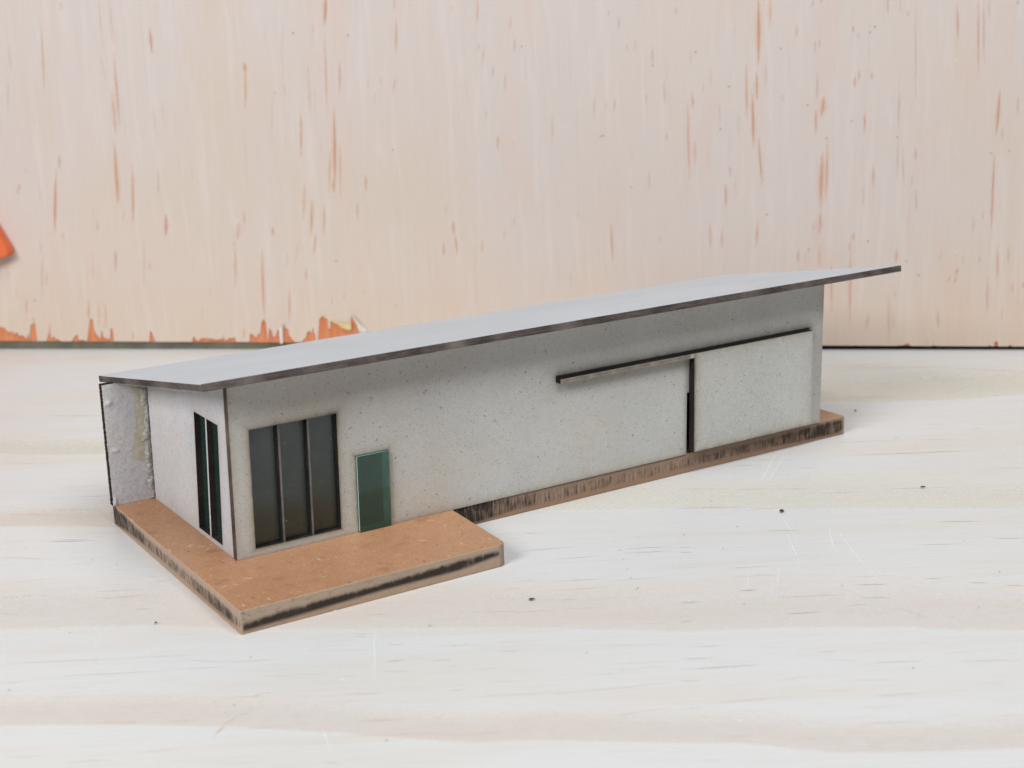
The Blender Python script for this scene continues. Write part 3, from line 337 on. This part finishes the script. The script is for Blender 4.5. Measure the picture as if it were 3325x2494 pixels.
def veneer_mat():                                      # board-local coordinates: x along the board, z up
    M = Mat('pine_veneer', .55, .3)
    v = M.vec(); a = M.noise(M.vec(scale=(.05, 1, .012)), 1, 4, .55, .5); b = M.noise(M.vec(scale=(.016, 1, .010)), 1, 3, .5, .3)
    f = M.noise(M.vec(scale=(1.0, 1, .03)), 1, 4, .7); f2 = M.noise(M.vec(scale=(.28, 1, .02)), 1, 4, .65); g = M.noise(v, 1.5, 3, .7)
    c = M.mix((.74, .648, .608), (.745, .628, .54), b.ss(.40, .64) * .85)
    c = M.mix(c, (.76, .60, .51), a.ss(.52, .74) * .6)
    c = M.mix(c, (.82, .76, .73), f2.ss(.5, .74) * .38)
    c = M.mix(c, (.62, .49, .39), f.ss(.5, .78) * .24)
    x, y, z = M.xyz(v)
    c = M.mix(c, M.mix(c, (1, .95, .87), 1.0, 'MULTIPLY'), (z + (b - .5) * 40).ss(50, 5) * .8)
    c = M.scale(c, .95 + g * .10)
    M.col(c); M.bump(f + g * .4, .04); return M.m
m_veneer = veneer_mat()
m_core = simple('orange_under_veneer', (.66, .21, .085), (.78, .31, .15), .5, vs=(1, 1, .2))
m_ply = simple('ply_edge', (.35, .25, .16), (.5, .38, .26), .3)
m_yellow = simple('yellow_splinter', (.80, .62, .25), (.88, .74, .42), .6)
m_whitewood = simple('white_splinter', (.80, .72, .62), (.88, .82, .74), .6)
m_orange = simple('orange_plastic', (.80, .145, .035), (.88, .20, .065), .2, .45, .03, .4)
m_strip_grey = simple('grey_green_slit_fill', (.13, .125, .09), (.20, .19, .145), .08)
m_slit_shade = simple('black_slit_shade', (.006, .005, .005), (.02, .015, .012), .2)  # near-black stands for the shade in the slit
m_crumb = simple('dark_crumb', (.02, .017, .015), (.10, .085, .075), 1.5)
m_glue = simple('dried_glue', (.45, .41, .31), (.55, .51, .41), .6, .35, .1, .5)
m_fibre = simple('torn_grey_fibre', (.30, .28, .25), (.60, .58, .56), 1.2, .95, .2)
INK = {'o': (.66, .30, .135), 'r': (.60, .25, .15), 'g': (.45, .32, .235), 'd': (.28, .215, .18), 'w': (.93, .90, .86), 's': (.95, .95, .95)}
INK_T = {'o': (.62, .40, .25), 'r': (.58, .36, .28), 'g': (.44, .40, .36), 'd': (.10, .09, .085), 'w': (.95, .95, .95), 's': (.97, .98, .99)}
class Marks:
    """lens shaped stains on a plane, each a hair higher than the last so that none coincide"""
    def __init__(s, mb, m, place): s.mb, s.m, s.place, s.k = mb, m, place, 0
    def lens(s, x0, y0, x1, y1, w, rgb, al, n=6):
        s.k += 1; h = .02 + s.k * .0008; dx, dy = x1 - x0, y1 - y0; l = math.hypot(dx, dy) or 1; nx, ny = -dy / l, dx / l
        j = random.uniform(-.06, .06) * min(l, 12)
        P = []
        for i in range(n + 1):
            t = i / n; hw = w / 2 * (.18 + .82 * math.sin(math.pi * t)); o = j * math.sin(math.pi * t) * .3
            P.append((x0 + dx * t + nx * (o - hw), y0 + dy * t + ny * (o - hw), x0 + dx * t + nx * (o + hw), y0 + dy * t + ny * (o + hw), t))
        for a, b in zip(P, P[1:]):
            s.mb.face([s.place(a[0], a[1], h), s.place(b[0], b[1], h), s.place(b[2], b[3], h), s.place(a[2], a[3], h)], s.m,
                      [(a[4], -1), (b[4], -1), (b[4], 1), (a[4], 1)], (*rgb, al))
    def spot(s, x, y, r, rgb, al): s.lens(x - r, y, x + r, y + r * random.uniform(-.6, .6), r * random.uniform(1.1, 1.8), rgb, al, 4)
# ------------------------------------------------------------------ table
tb = MB()
ca, sa = math.cos(GR), math.sin(GR)
def tw(a, b, z): return (150 + a * ca - b * sa, a * sa + b * ca, z)
poly = [(-520, -420), (520, -420), (520, 265), (-520, 265)]
tb.prism([tw(a, b, 0)[:2] for a, b in poly], -18, 0)
mk = Marks(tb, 1, lambda x, y, h: (x, y, h))
for L, c, al in BANDS:
    rgb = {'p': (.73, .63, .56), 'y': (.73, .67, .52)}[c]; mk.k += 1; h = .02 + mk.k * .0008; n = len(L)
    if al <= 0: continue
    ext = lambda e, k: [e[0] + ca * k, e[1] + sa * k, e[2] + ca * k, e[3] + sa * k]
    L = ([ext(L[0], -230)] if L[0][0] < 60 else []) + L + [ext(L[-1], 230)] * (al != .501)
    for i, (a, b) in enumerate(zip(L, L[1:])):
        rows = [(0, .97), (.06, .25), (.3, .0), (.62, .55), (1, .99)]        # sharp late-wood line below, soft fade above
        for (r0, v0), (r1, v1) in zip(rows, rows[1:]):
            q = lambda e, r: (e[0] + (e[2] - e[0]) * r, e[1] + (e[3] - e[1]) * r, h)
            tb.face([q(a, r0), q(b, r0), q(b, r1), q(a, r1)], 1, [(.5, v0), (.5, v0), (.5, v1), (.5, v1)], (*rgb, al * .9))
for x0, y0, x1, y1, w, c, al in TSTREAKS:
    mk.lens(x0, y0, x1, y1, w * (.9 if c != 's' else 1.2), INK_T[c], min(1, al * 1.0))
for k in range(80):
    a, b = random.uniform(-330, 330), random.uniform(-330, 230); l = random.choice([6, 10, 16, 26]) * random.uniform(.7, 1.4); t = random.uniform(-.05, .05)
    p = tw(a, b, 0); q = tw(a + l, b + l * t, 0)
    mk.lens(p[0], p[1], q[0], q[1], random.uniform(.3, .6), INK_T[random.choice('ggggro')], random.uniform(.08, .22))
for x, y in TSPECKS: mk.spot(x, y, random.uniform(.16, .34), (.09, .085, .08), .95)
for k in range(12):
    p = tw(random.uniform(-260, 260), random.uniform(-230, 200), 0); mk.spot(p[0], p[1], random.uniform(.1, .22), (.14, .13, .12), .7)
for k in range(45):
    p = tw(random.uniform(-200, 200), random.uniform(-230, 100), 0); mk.spot(p[0], p[1], random.uniform(.2, .7), (.97, .97, .97), .5)
table = tb.build('table_top', [m_table, m_ink])
tag(table, 'whitewashed pine table top with faint horizontal grain under the building model', 'table', kind='structure')
for x, y, r, lab in ((141.8, -44.2, .62, 'dark crumb alone on the table in front of the sliding door, largest of the crumbs'),
                     (231.3, 17.1, .42, 'tiny dark crumb on the table just right of the far end of the base'),
                     (187.4, -53.5, .5, 'small brownish flake on the table right of the largest crumb'),
                     (52.5, -54.4, .5, 'small dark sliver on the table in front of the terrace corner'),
                     (-26.4, -12.3, .32, 'pinhead dark crumb on the table left of the terrace front corner')):
    bm = bmesh.new(); bmesh.ops.create_icosphere(bm, subdivisions=2, radius=r * MM)
    for v in bm.verts:
        v.co *= random.uniform(.65, 1.15); v.co.z *= .65
        if 'flake' in lab or 'sliver' in lab: v.co.x *= 1.7; v.co.y *= .6; v.co.z *= .7
    zmin = min(v.co.z for v in bm.verts)
    for v in bm.verts: v.co.z -= zmin
    me = bpy.data.meshes.new('crumb'); bm.to_mesh(me); bm.free(); me.materials.append(m_crumb)
    o = link('crumb', me); o.location = (x * MM, y * MM, .0003); o.rotation_euler = (0, 0, GR)
    tag(o, lab, 'crumb', 'crumbs scattered on the table')
# ------------------------------------------------------------------ plywood board behind
BA = math.atan2(BDIR[1], BDIR[0])
board = empty('plywood_board', (BORG[0], BORG[1], 0)); board.rotation_euler = (0, 0, BA)
tag(board, 'upright pale plywood board with vertical reddish grain and torn bottom edge behind the model', 'plywood board')
ZB = lambda s: 3.75 - s * .0049                        # bottom edge, a little higher at the left
S0, S1, ZT = -260, 760, 330
vb = MB()                                              # face veneer 0.6 mm thick, its lower outline torn away
prof = [(S0, ZB(S0) + 3), (-180, ZB(-180) + 6), (-120, ZB(-120) + 2), (-60, ZB(-60) + 5)] + TORN
fix = []
for s_, z_ in prof:
    if fix and s_ <= fix[-1][0]: s_ = fix[-1][0] + .05
    fix.append((s_, max(z_, ZB(s_) + .02)))
fix.append((S1, ZB(S1) + .02))
ins = []
for (a0, b0), (a1, b1) in zip(fix, fix[1:]):           # ragged steps between traced points
    ins.append((a0, b0))
    n = int((a1 - a0) / 1.1)
    if 1 < n < 30 and max(b0 - ZB(a0), b1 - ZB(a1)) > .5:
        for k in range(1, n): ins.append((a0 + (a1 - a0) * k / n, max(ZB(a0) + .02, b0 + (b1 - b0) * k / n + random.uniform(-.35, .35))))
ins.append(fix[-1])
for (a0, b0), (a1, b1) in zip(ins, ins[1:]):
    vb.face([(a0, -.6, b0), (a1, -.6, b1), (a1, -.6, ZT), (a0, -.6, ZT)], 0)
    vb.face([(a0, 0, b0), (a1, 0, b1), (a1, -.6, b1), (a0, -.6, b0)], 1)
vb.face([(S0, -.6, ZT), (S1, -.6, ZT), (S1, 0, ZT), (S0, 0, ZT)], 1)
vb.face([(S0, 0, ins[0][1]), (S0, -.6, ins[0][1]), (S0, -.6, ZT), (S0, 0, ZT)], 1); vb.face([(S1, -.6, ins[-1][1]), (S1, 0, ins[-1][1]), (S1, 0, ZT), (S1, -.6, ZT)], 1)
mk = Marks(vb, 2, lambda s, z, h: (s, -.6 - h, z))
for s0, z0, s1, z1, w, c, al in BSTREAKS:
    rgb = INK[c]; al *= {'g': .62, 'd': .7}.get(c, .9)
    mk.lens(s0, z0, s1, z1, w * 3.4, tuple(.35 * q + .65 * p for q, p in zip(rgb, (.72, .56, .46))), al * .5)      # faint resin halo
    mk.lens(s0, z0, s1, z1, w * (1.15 if c in 'or' else .95), rgb, min(1, al * 1.2))
for k in range(150):
    s_, z_ = random.uniform(-10, 460), random.uniform(8, 160); l = random.choice([6, 9, 14, 22]) * random.uniform(.7, 1.5)
    mk.lens(s_, z_, s_ + l * random.uniform(-.04, .03), z_ + l, random.uniform(.3, .6), INK[random.choice('ggggo')], random.uniform(.05, .16))
for k in range(26):                                    # stains outside the photographed part
    s_ = random.choice([random.uniform(-200, -10), random.uniform(450, 700)]); z_ = random.uniform(10, 250); l = random.uniform(8, 45)
    mk.lens(s_, z_, s_, z_ + l, random.uniform(.7, 1.6), INK[random.choice('orgd')], .5)
for s_, z_, c in BSPECKS: mk.spot(s_, z_, .42, (.16, .14, .12) if c == 'd' else (.96, .95, .92), .95)
vb.build('face_veneer', [m_veneer, m_whitewood, m_ink_board], board)
cb = MB(); Z0 = [(S0, ZB(S0)), (S1, ZB(S1))]
P = [(S0, ZB(S0)), (S1, ZB(S1)), (S1, ZT - .5), (S0, ZT - .5)]
f0 = [(s, .002, z) for s, z in P]; f1 = [(s, 15, z) for s, z in P]
cb.face(f0, 0); cb.face(f1[::-1], 1)
for i in range(4): cb.face([f0[i], f1[i], f1[(i+1) % 4], f0[(i+1) % 4]], 1)
cb.build('board_core', [m_core, m_ply], board)
def splinter(pts, m, lift, curl):
    b = MB(); n = len(pts); cx = sum(p[0] for p in pts) / n; zmin = min(p[1] for p in pts); zmax = max(p[1] for p in pts)
    f = lambda p, o: (p[0], -.9 - o - lift * ((p[1] - zmin) / (zmax - zmin)) ** curl, p[1])
    b.face([f(p, .25) for p in pts], 0); b.face([f(p, 0) for p in reversed(pts)], 0)
    for i in range(n): q = pts[(i + 1) % n]; p = pts[i]; b.face([f(p, .25), f(p, 0), f(q, 0), f(q, .25)], 0)
    return b.build('splinter', [m], board)
tag(splinter(SPL['yellow'], m_yellow, 1.2, 1.0), 'yellow splinter'); tag(splinter(SPL['white'], m_whitewood, 2.0, 1.5), 'curled white splinter'); splinter(SPL['pale'], m_whitewood, .6, 1.0)
# strips added to fill the slit under the board, its darkness in their colour
for nm, s0, s1, dy, m, lab in (('slit_fill_strip', -250, 205, .5, m_strip_grey, 'added grey green strip filling the slit under the left half of the plywood board'),
                           ('slit_fill_strip', 205.5, 750, 1.6, m_slit_shade, 'added black strip painting the shade of the slit under the right half of the plywood board')):
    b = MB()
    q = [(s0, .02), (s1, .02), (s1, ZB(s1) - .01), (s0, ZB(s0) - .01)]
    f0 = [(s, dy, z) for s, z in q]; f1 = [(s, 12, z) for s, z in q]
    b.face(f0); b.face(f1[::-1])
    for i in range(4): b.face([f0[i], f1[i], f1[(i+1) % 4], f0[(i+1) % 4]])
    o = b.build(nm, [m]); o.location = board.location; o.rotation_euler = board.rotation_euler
    tag(o, lab, 'strip', 'added strips filling the slit under the plywood board')
# orange rounded plastic piece at the left edge of the board
b = MB(); pts = [(13.7, 44.8), (13.2, 46.2), (7.0, 58.0), (-6, 76), (-20, 92), (-44, 92), (-44, 36), (-8, 37.4), (5.0, 40.8), (11.2, 42.6), (13.2, 43.6)]
f0 = [(s, -7.0, z) for s, z in pts]; f1 = [(s, -.95, z) for s, z in pts]
b.face(f0); b.face(f1[::-1])
for i in range(len(pts)): k = (i + 1) % len(pts); b.face([f0[i], f1[i], f1[k], f0[k]])
o = b.build('plastic_wedge', [m_orange], merge=True, bevel=1.6, seg=4); o.location = board.location; o.rotation_euler = board.rotation_euler
tag(o, 'orange plastic piece with a rounded tip against the plywood board at its left', 'plastic piece')
# ------------------------------------------------------------------ the building model
T, D, L0 = 2.5, 63.2, 198.65
house = empty('building_model', (90, 20, 0))
tag(house, 'grey cardboard model of a long shed roofed building on a brown base board', 'architectural model')
OFF = Vector((-90 * MM, -20 * MM, 0))
def put(mb, *a, **k):
    o = mb.build(*a, **k)
    o.location = OFF if o.parent == house else (0, 0, 0)
    return o
def arc(cx, cy, r, a0, a1, n=5): return [(cx + r * math.cos(math.radians(a0 + (a1 - a0) * k / n)), cy + r * math.sin(math.radians(a0 + (a1 - a0) * k / n))) for k in range(n + 1)]
bb = MB()
out = [(-12.2, -30.7)]; sd = [0]
rc = arc(58.0, -28.6, 2.4, -90, -2, 6); out += rc; sd += [3] * 7     # rounded terrace corner
out += [(62.3, .45)]; sd[-1] = 3; sd += [2]
rc = arc(208.9, 1.45, 1.1, -90, 0, 4); out += rc; sd += [3] * 5
out += [(210.3, 66.5), (-11.0, 66.5), (-12.2, 65.3)]; sd += [3, 3, 1]
# uv restarts on each long side so that the char bands start at its own corner
n = len(out); bb.face([(x, y, 6) for x, y in out], 0); bb.face([(x, y, 0) for x, y in reversed(out)], 0)
mats = {0: 1, 1: 2, 2: 3, 3: 4}
for i in range(n):
    a, c = out[i], out[(i + 1) % n]; d = math.hypot(c[0] - a[0], c[1] - a[1]); u0 = 0
    bb.face([(*a, 0), (*c, 0), (*c, 6), (*a, 6)], mats[sd[i]], [(0, 0), (d, 0), (d, 6), (0, 6)])
put(bb, 'base_board', [m_mdf, m_sd_front, m_sd_left, m_sd_strip, m_sd_plain], house, merge=True, bevel=.28, seg=2)
RS = -.1645                                            # roof falls towards the back
ztop = lambda y: 51.62 + RS * y
SK = .025
def fmap(u, v, w): return (u + (v - 6) * SK, w, v if v < 51 else ztop(w))
WIN = [(4.62, 12.25), (12.80, 20.30), (20.85, 28.60)]
us = grid(-.45, 198.25, [q for w_ in WIN for q in w_] + [33.55, 42.95, 143.6, 144.4, 190], 12)
vs = grid(6.02, 51.5, [8.1, 39.3, 26.9, 7.0, 25.2, 34], 8)
def fhole(u, v):
    if any(a < u < b for a, b in WIN) and 8.1 < v < 39.3: return True
    if 33.55 < u < 42.95 and v < 26.9: return True
    return (143.6 < u < 190 and v < 25.2) or (144.4 < u < 190 and v < 34)
fw = MB(); panel(fw, us, vs, fhole, T, fmap)
i0 = [k for k, f in enumerate(fw.f) if fw.m[k] == 1 and all(abs(fw.v[j][0] / MM - (-.45 + (fw.v[j][2] / MM - 6) * SK)) < .06 for j in f)]
for k in i0: fw.m[k] = 2
front = put(fw, 'front_wall', [m_front, m_edge, m_edge_v], house)
def pane(u0, u1, v0, v1, w0, w1, mapf, mats, parent, name='window_pane'):
    b = MB(); P = [(u0, v0), (u1, v0), (u1, v1), (u0, v1)]
    Q = [(u0 + .35, v0 + .95), (u1 - 1.15, v0 + .95), (u1 - 1.15, v1 - .35), (u0 + .35, v1 - .35)] if name == 'glass_door' else P      # sloping cut edges
    b.face([mapf(u, v, w0) for u, v in P], 0); b.face([mapf(u, v, w1) for u, v in reversed(Q)], 0)
    if name == 'glass_door': b.m[1] = 2
    for i in range(4): k = (i + 1) % 4; b.face([mapf(*P[i], w0), mapf(*Q[i], w1), mapf(*Q[k], w1), mapf(*P[k], w0)], 1)
    return put(b, name, mats, parent)
for a, c in WIN: pane(a + .02, c - .02, 8.12, 39.28, T - 1.0, T - .1, fmap, [m_glass, m_pane_edge], front)
gd = pane(33.6, 42.9, 6.06, 26.85, -.75, 1.25, fmap, [m_glass_door, m_acr_edge, m_door_back], front, 'glass_door')
# sliding door: one cut piece, a panel with a thin track reaching left from its top
sl = MB()
smap = lambda u, v, w: (u + (v - 6) * SK * .7, -2.4 + w, v)
us = [144.68, 160, 176, 192.05]; vs = [7.05, 15, 25, 36.2, 37.5]
panel(sl, us, vs, lambda u, v: False, 2.37, smap)
door = put(sl, 'sliding_door', [m_door, m_edge], house)
tr = MB(); panel(tr, [96.75, 112, 128, 144.66], [36.2, 37.5], lambda u, v: False, 2.37, smap); put(tr, 'door_track', [m_door, m_edge], door)
# left end wall
zsl = lambda y: 51.62 + RS * y
def emap(u, v, w):
    k = min(1, max(0, (u - T) / 6)); y = u - (v - 6) * .06 * k
    if u > D - .1: y = D
    return (-.38 + w + (v - 6) * SK, y, min(v, zsl(y)) if v < 51 else zsl(y))
EW = [(10.05, 18.0), (18.95, 27.15)]
us = grid(T + .03, D, [q for w_ in EW for q in w_] + [T + 6], 5); vs = grid(6.02, 51.5, [7.2, 39.7], 3)
ew = MB()
ehole = lambda u, v: any(a < u < b for a, b in EW) and 7.2 < v < 39.7
panel(ew, us, [v for v in vs if v <= 39.75] + [51.5], ehole, 2.3, emap)
endw = put(ew, 'end_wall', [m_end, m_edge], house)
for a, c in EW: pane(a + .02, c - .02, 7.22, 39.68, 1.72, 2.25, emap, [m_glass_end, m_pane_edge], endw)
ew2 = MB(); panel(ew2, [T + .03, 30, D], [6.02, 30, 51.5], lambda u, v: False, 2.3, lambda u, v, w: (195.7 + w + (v - 6) * SK, u, v if v < 51 else zsl(u)))
put(ew2, 'end_wall', [m_plain, m_edge], house)
# back wall; it runs past the end wall as a fin, whose face has been torn
bw = MB()
zb_ = lambda y: 51.55 + RS * y
bmap = lambda u, v, w: (u + (0.4 * (v - 6) / 36 if u < 0 else (v - 6) * SK), D + .03 + w, v if v < 51 else zb_(D + w))
panel(bw, [-.42, 40, 120, 198.25], [6.02, 30, 51.5], lambda u, v: False, 2.4, bmap)
back = put(bw, 'back_wall', [m_plain, m_edge], house)
fn = MB(); NU, NV = 34, 90
rng = random.Random(3)
nz = {}
def relief(i, j):
    if i in (0, NU) or j in (0, NV): return rng.uniform(0, .25)
    return rng.uniform(-.10, .10) + .5 * noise.noise(Vector((i * .25, j * .25, 3.3))) + .4 * noise.noise(Vector((i * .08, j * .1, 8.3)))
G = [[None] * (NV + 1) for _ in range(NU + 1)]
for i in range(NU + 1):
    for j in range(NV + 1):
        u = -12.6 + (12.16) * i / NU; t = j / NV
        zt = 41.35 + (zb_(D) - 41.2) * i / NU
        v = 6.05 + (zt - 6.05) * t
        x = u + .4 * t + (rng.uniform(-.12, .12) if i == 0 else 0)
        flap = .6 * math.exp(-(((u + 11.2) / .9) ** 2 + ((v - 36.0) / .8) ** 2)) + .5 * math.exp(-(((u + 11.9) / .5) ** 2 + ((v - 7.2) / 1.2) ** 2)) + .35 * math.exp(-(((u + 10.5) / 1.2) ** 2 + ((v - 22.0) / .6) ** 2))
        G[i][j] = (x, D + .03 - .12 + relief(i, j) * .12 - flap, v)
for i in range(NU):
    for j in range(NV): fn.face([G[i][j], G[i+1][j], G[i+1][j+1], G[i][j+1]], 0)
bk = lambda p: (p[0], D + 2.43, p[2])
for j in range(NV): fn.face([bk(G[0][j]), G[0][j], G[0][j+1], bk(G[0][j+1])], 1); fn.face([G[NU][j], bk(G[NU][j]), bk(G[NU][j+1]), G[NU][j+1]], 1)
for i in range(NU): fn.face([G[i][NV], G[i+1][NV], bk(G[i+1][NV]), bk(G[i][NV])], 1); fn.face([bk(G[i][0]), bk(G[i+1][0]), G[i+1][0], G[i][0]], 1)
fn.face([bk(G[0][0]), bk(G[0][NV]), bk(G[NU][NV]), bk(G[NU][0])], 0)
fin = put(fn, 'wall_fin', [m_torn, m_edge], house, merge=True)
tag(fin, 'torn bare face of the back wall sticking out past the end wall')
def strip_mesh(name, mat, edge, thick, seedv, jit):
    r = random.Random(seedv); b = MB(); n = 70; m = 5
    rows = []
    for j in range(n + 1):
        v = 6.3 + (40.6 - 6.3) * j / n; x0, x1 = edge(v)
        rows.append([(x0 + (x1 - x0) * k / m + r.uniform(-jit, jit) * .4, D - .16 - thick * (math.sin(math.pi * (k + .4) / (m + .8)) * r.uniform(.35, 1.2)), v + r.uniform(-jit, jit) * .4) for k in range(m + 1)])
    for j in range(n):
        for k in range(m): b.face([rows[j][k], rows[j][k+1], rows[j+1][k+1], rows[j+1][k]], 0)
    return put(b, name, [mat], fin, merge=True, smooth=True)
def glue_edge(v):
    pts = [(6, -1.3), (14, -1.2), (17.5, -2.0), (18.5, -5.2), (21, -5.4), (28, -3.6), (34, -3.6), (38, -3.4), (41, -3.5)]
    for (a, p), (c, q) in zip(pts, pts[1:]):
        if a <= v <= c: return (p + (q - p) * (v - a) / (c - a), -.35 + .012 * (v - 6))
    return (-3.5, .4)
def fib_edge(v):
    w = 1.0 + .7 * math.sin(v * .55) + .5 * math.sin(v * 1.3 + 1) + (1.2 if 17 < v < 24 else 0) + (.9 if v < 12 else 0)
    return (-.3 - max(.5, w), -.3 + .02 * (v - 6))
strip_mesh('dried_glue', m_glue, glue_edge, .22, 5, .12)
strip_mesh('torn_fibres', m_fibre, fib_edge, .9, 9, .35)
# roof: one sheet with a charred cut edge
A, B, C, Dp = (-8.81, 77.37, 40.98), (-8.81, -8.74, 55.14), (223.9, -8.74, 55.14), ROOF_D
rf = MB(); nrm = Vector((0, -RS, 1)).normalized() * 1.93
lo = lambda p: tuple(Vector(p) - nrm)
rf.face([B, C, Dp, A], 0); rf.face([lo(A), lo(Dp), lo(C), lo(B)], 2)
for p, q in ((B, C), (C, Dp), (Dp, A), (A, B)): rf.face([lo(p), lo(q), q, p], 1)
put(rf, 'roof', [m_roof, m_edge_roof, m_plain], house, merge=True, bevel=.12, seg=1)
# ------------------------------------------------------------------ light, camera
w = bpy.data.worlds.new('World'); scene.world = w; w.use_nodes = True
w.node_tree.nodes['Background'].inputs[0].default_value = (.86, .93, 1.0, 1); w.node_tree.nodes['Background'].inputs[1].default_value = WORLD
def area(name, loc, target, sx, sy, power, colr):
    l = bpy.data.lights.new(name, 'AREA'); l.shape = 'RECTANGLE'; l.size = sx; l.size_y = sy; l.energy = power; l.color = colr
    o = bpy.data.objects.new(name, l); col.objects.link(o); o.location = loc
    o.rotation_euler = (Vector(target) - Vector(loc)).to_track_quat('-Z', 'Y').to_euler(); return o
for a in LIGHTS: area(*a)
cd = bpy.data.cameras.new('camera'); co = bpy.data.objects.new('camera', cd); col.objects.link(co)
co.location = [c * MM for c in CAM[:3]]; co.rotation_euler = CAM[3:6]
cd.sensor_fit = 'HORIZONTAL'; cd.sensor_width = 36; cd.lens = CAM[6] / 3325 * 36; cd.clip_start = .005; cd.clip_end = 20
cd.dof.use_dof = True; cd.dof.focus_distance = .40; cd.dof.aperture_fstop = 23
scene.camera = co
scene.render.engine = 'CYCLES'
scene.cycles.max_bounces = 10; scene.cycles.diffuse_bounces = 5; scene.cycles.transparent_max_bounces = 40; scene.cycles.sample_clamp_indirect = 6
scene.cycles.use_denoising = True
vs_ = scene.view_settings
scene.display_settings.display_device = 'sRGB'
vs_.view_transform = 'Standard'; vs_.look = 'None'; vs_.exposure = EXPO; vs_.gamma = 1; vs_.use_curve_mapping = False
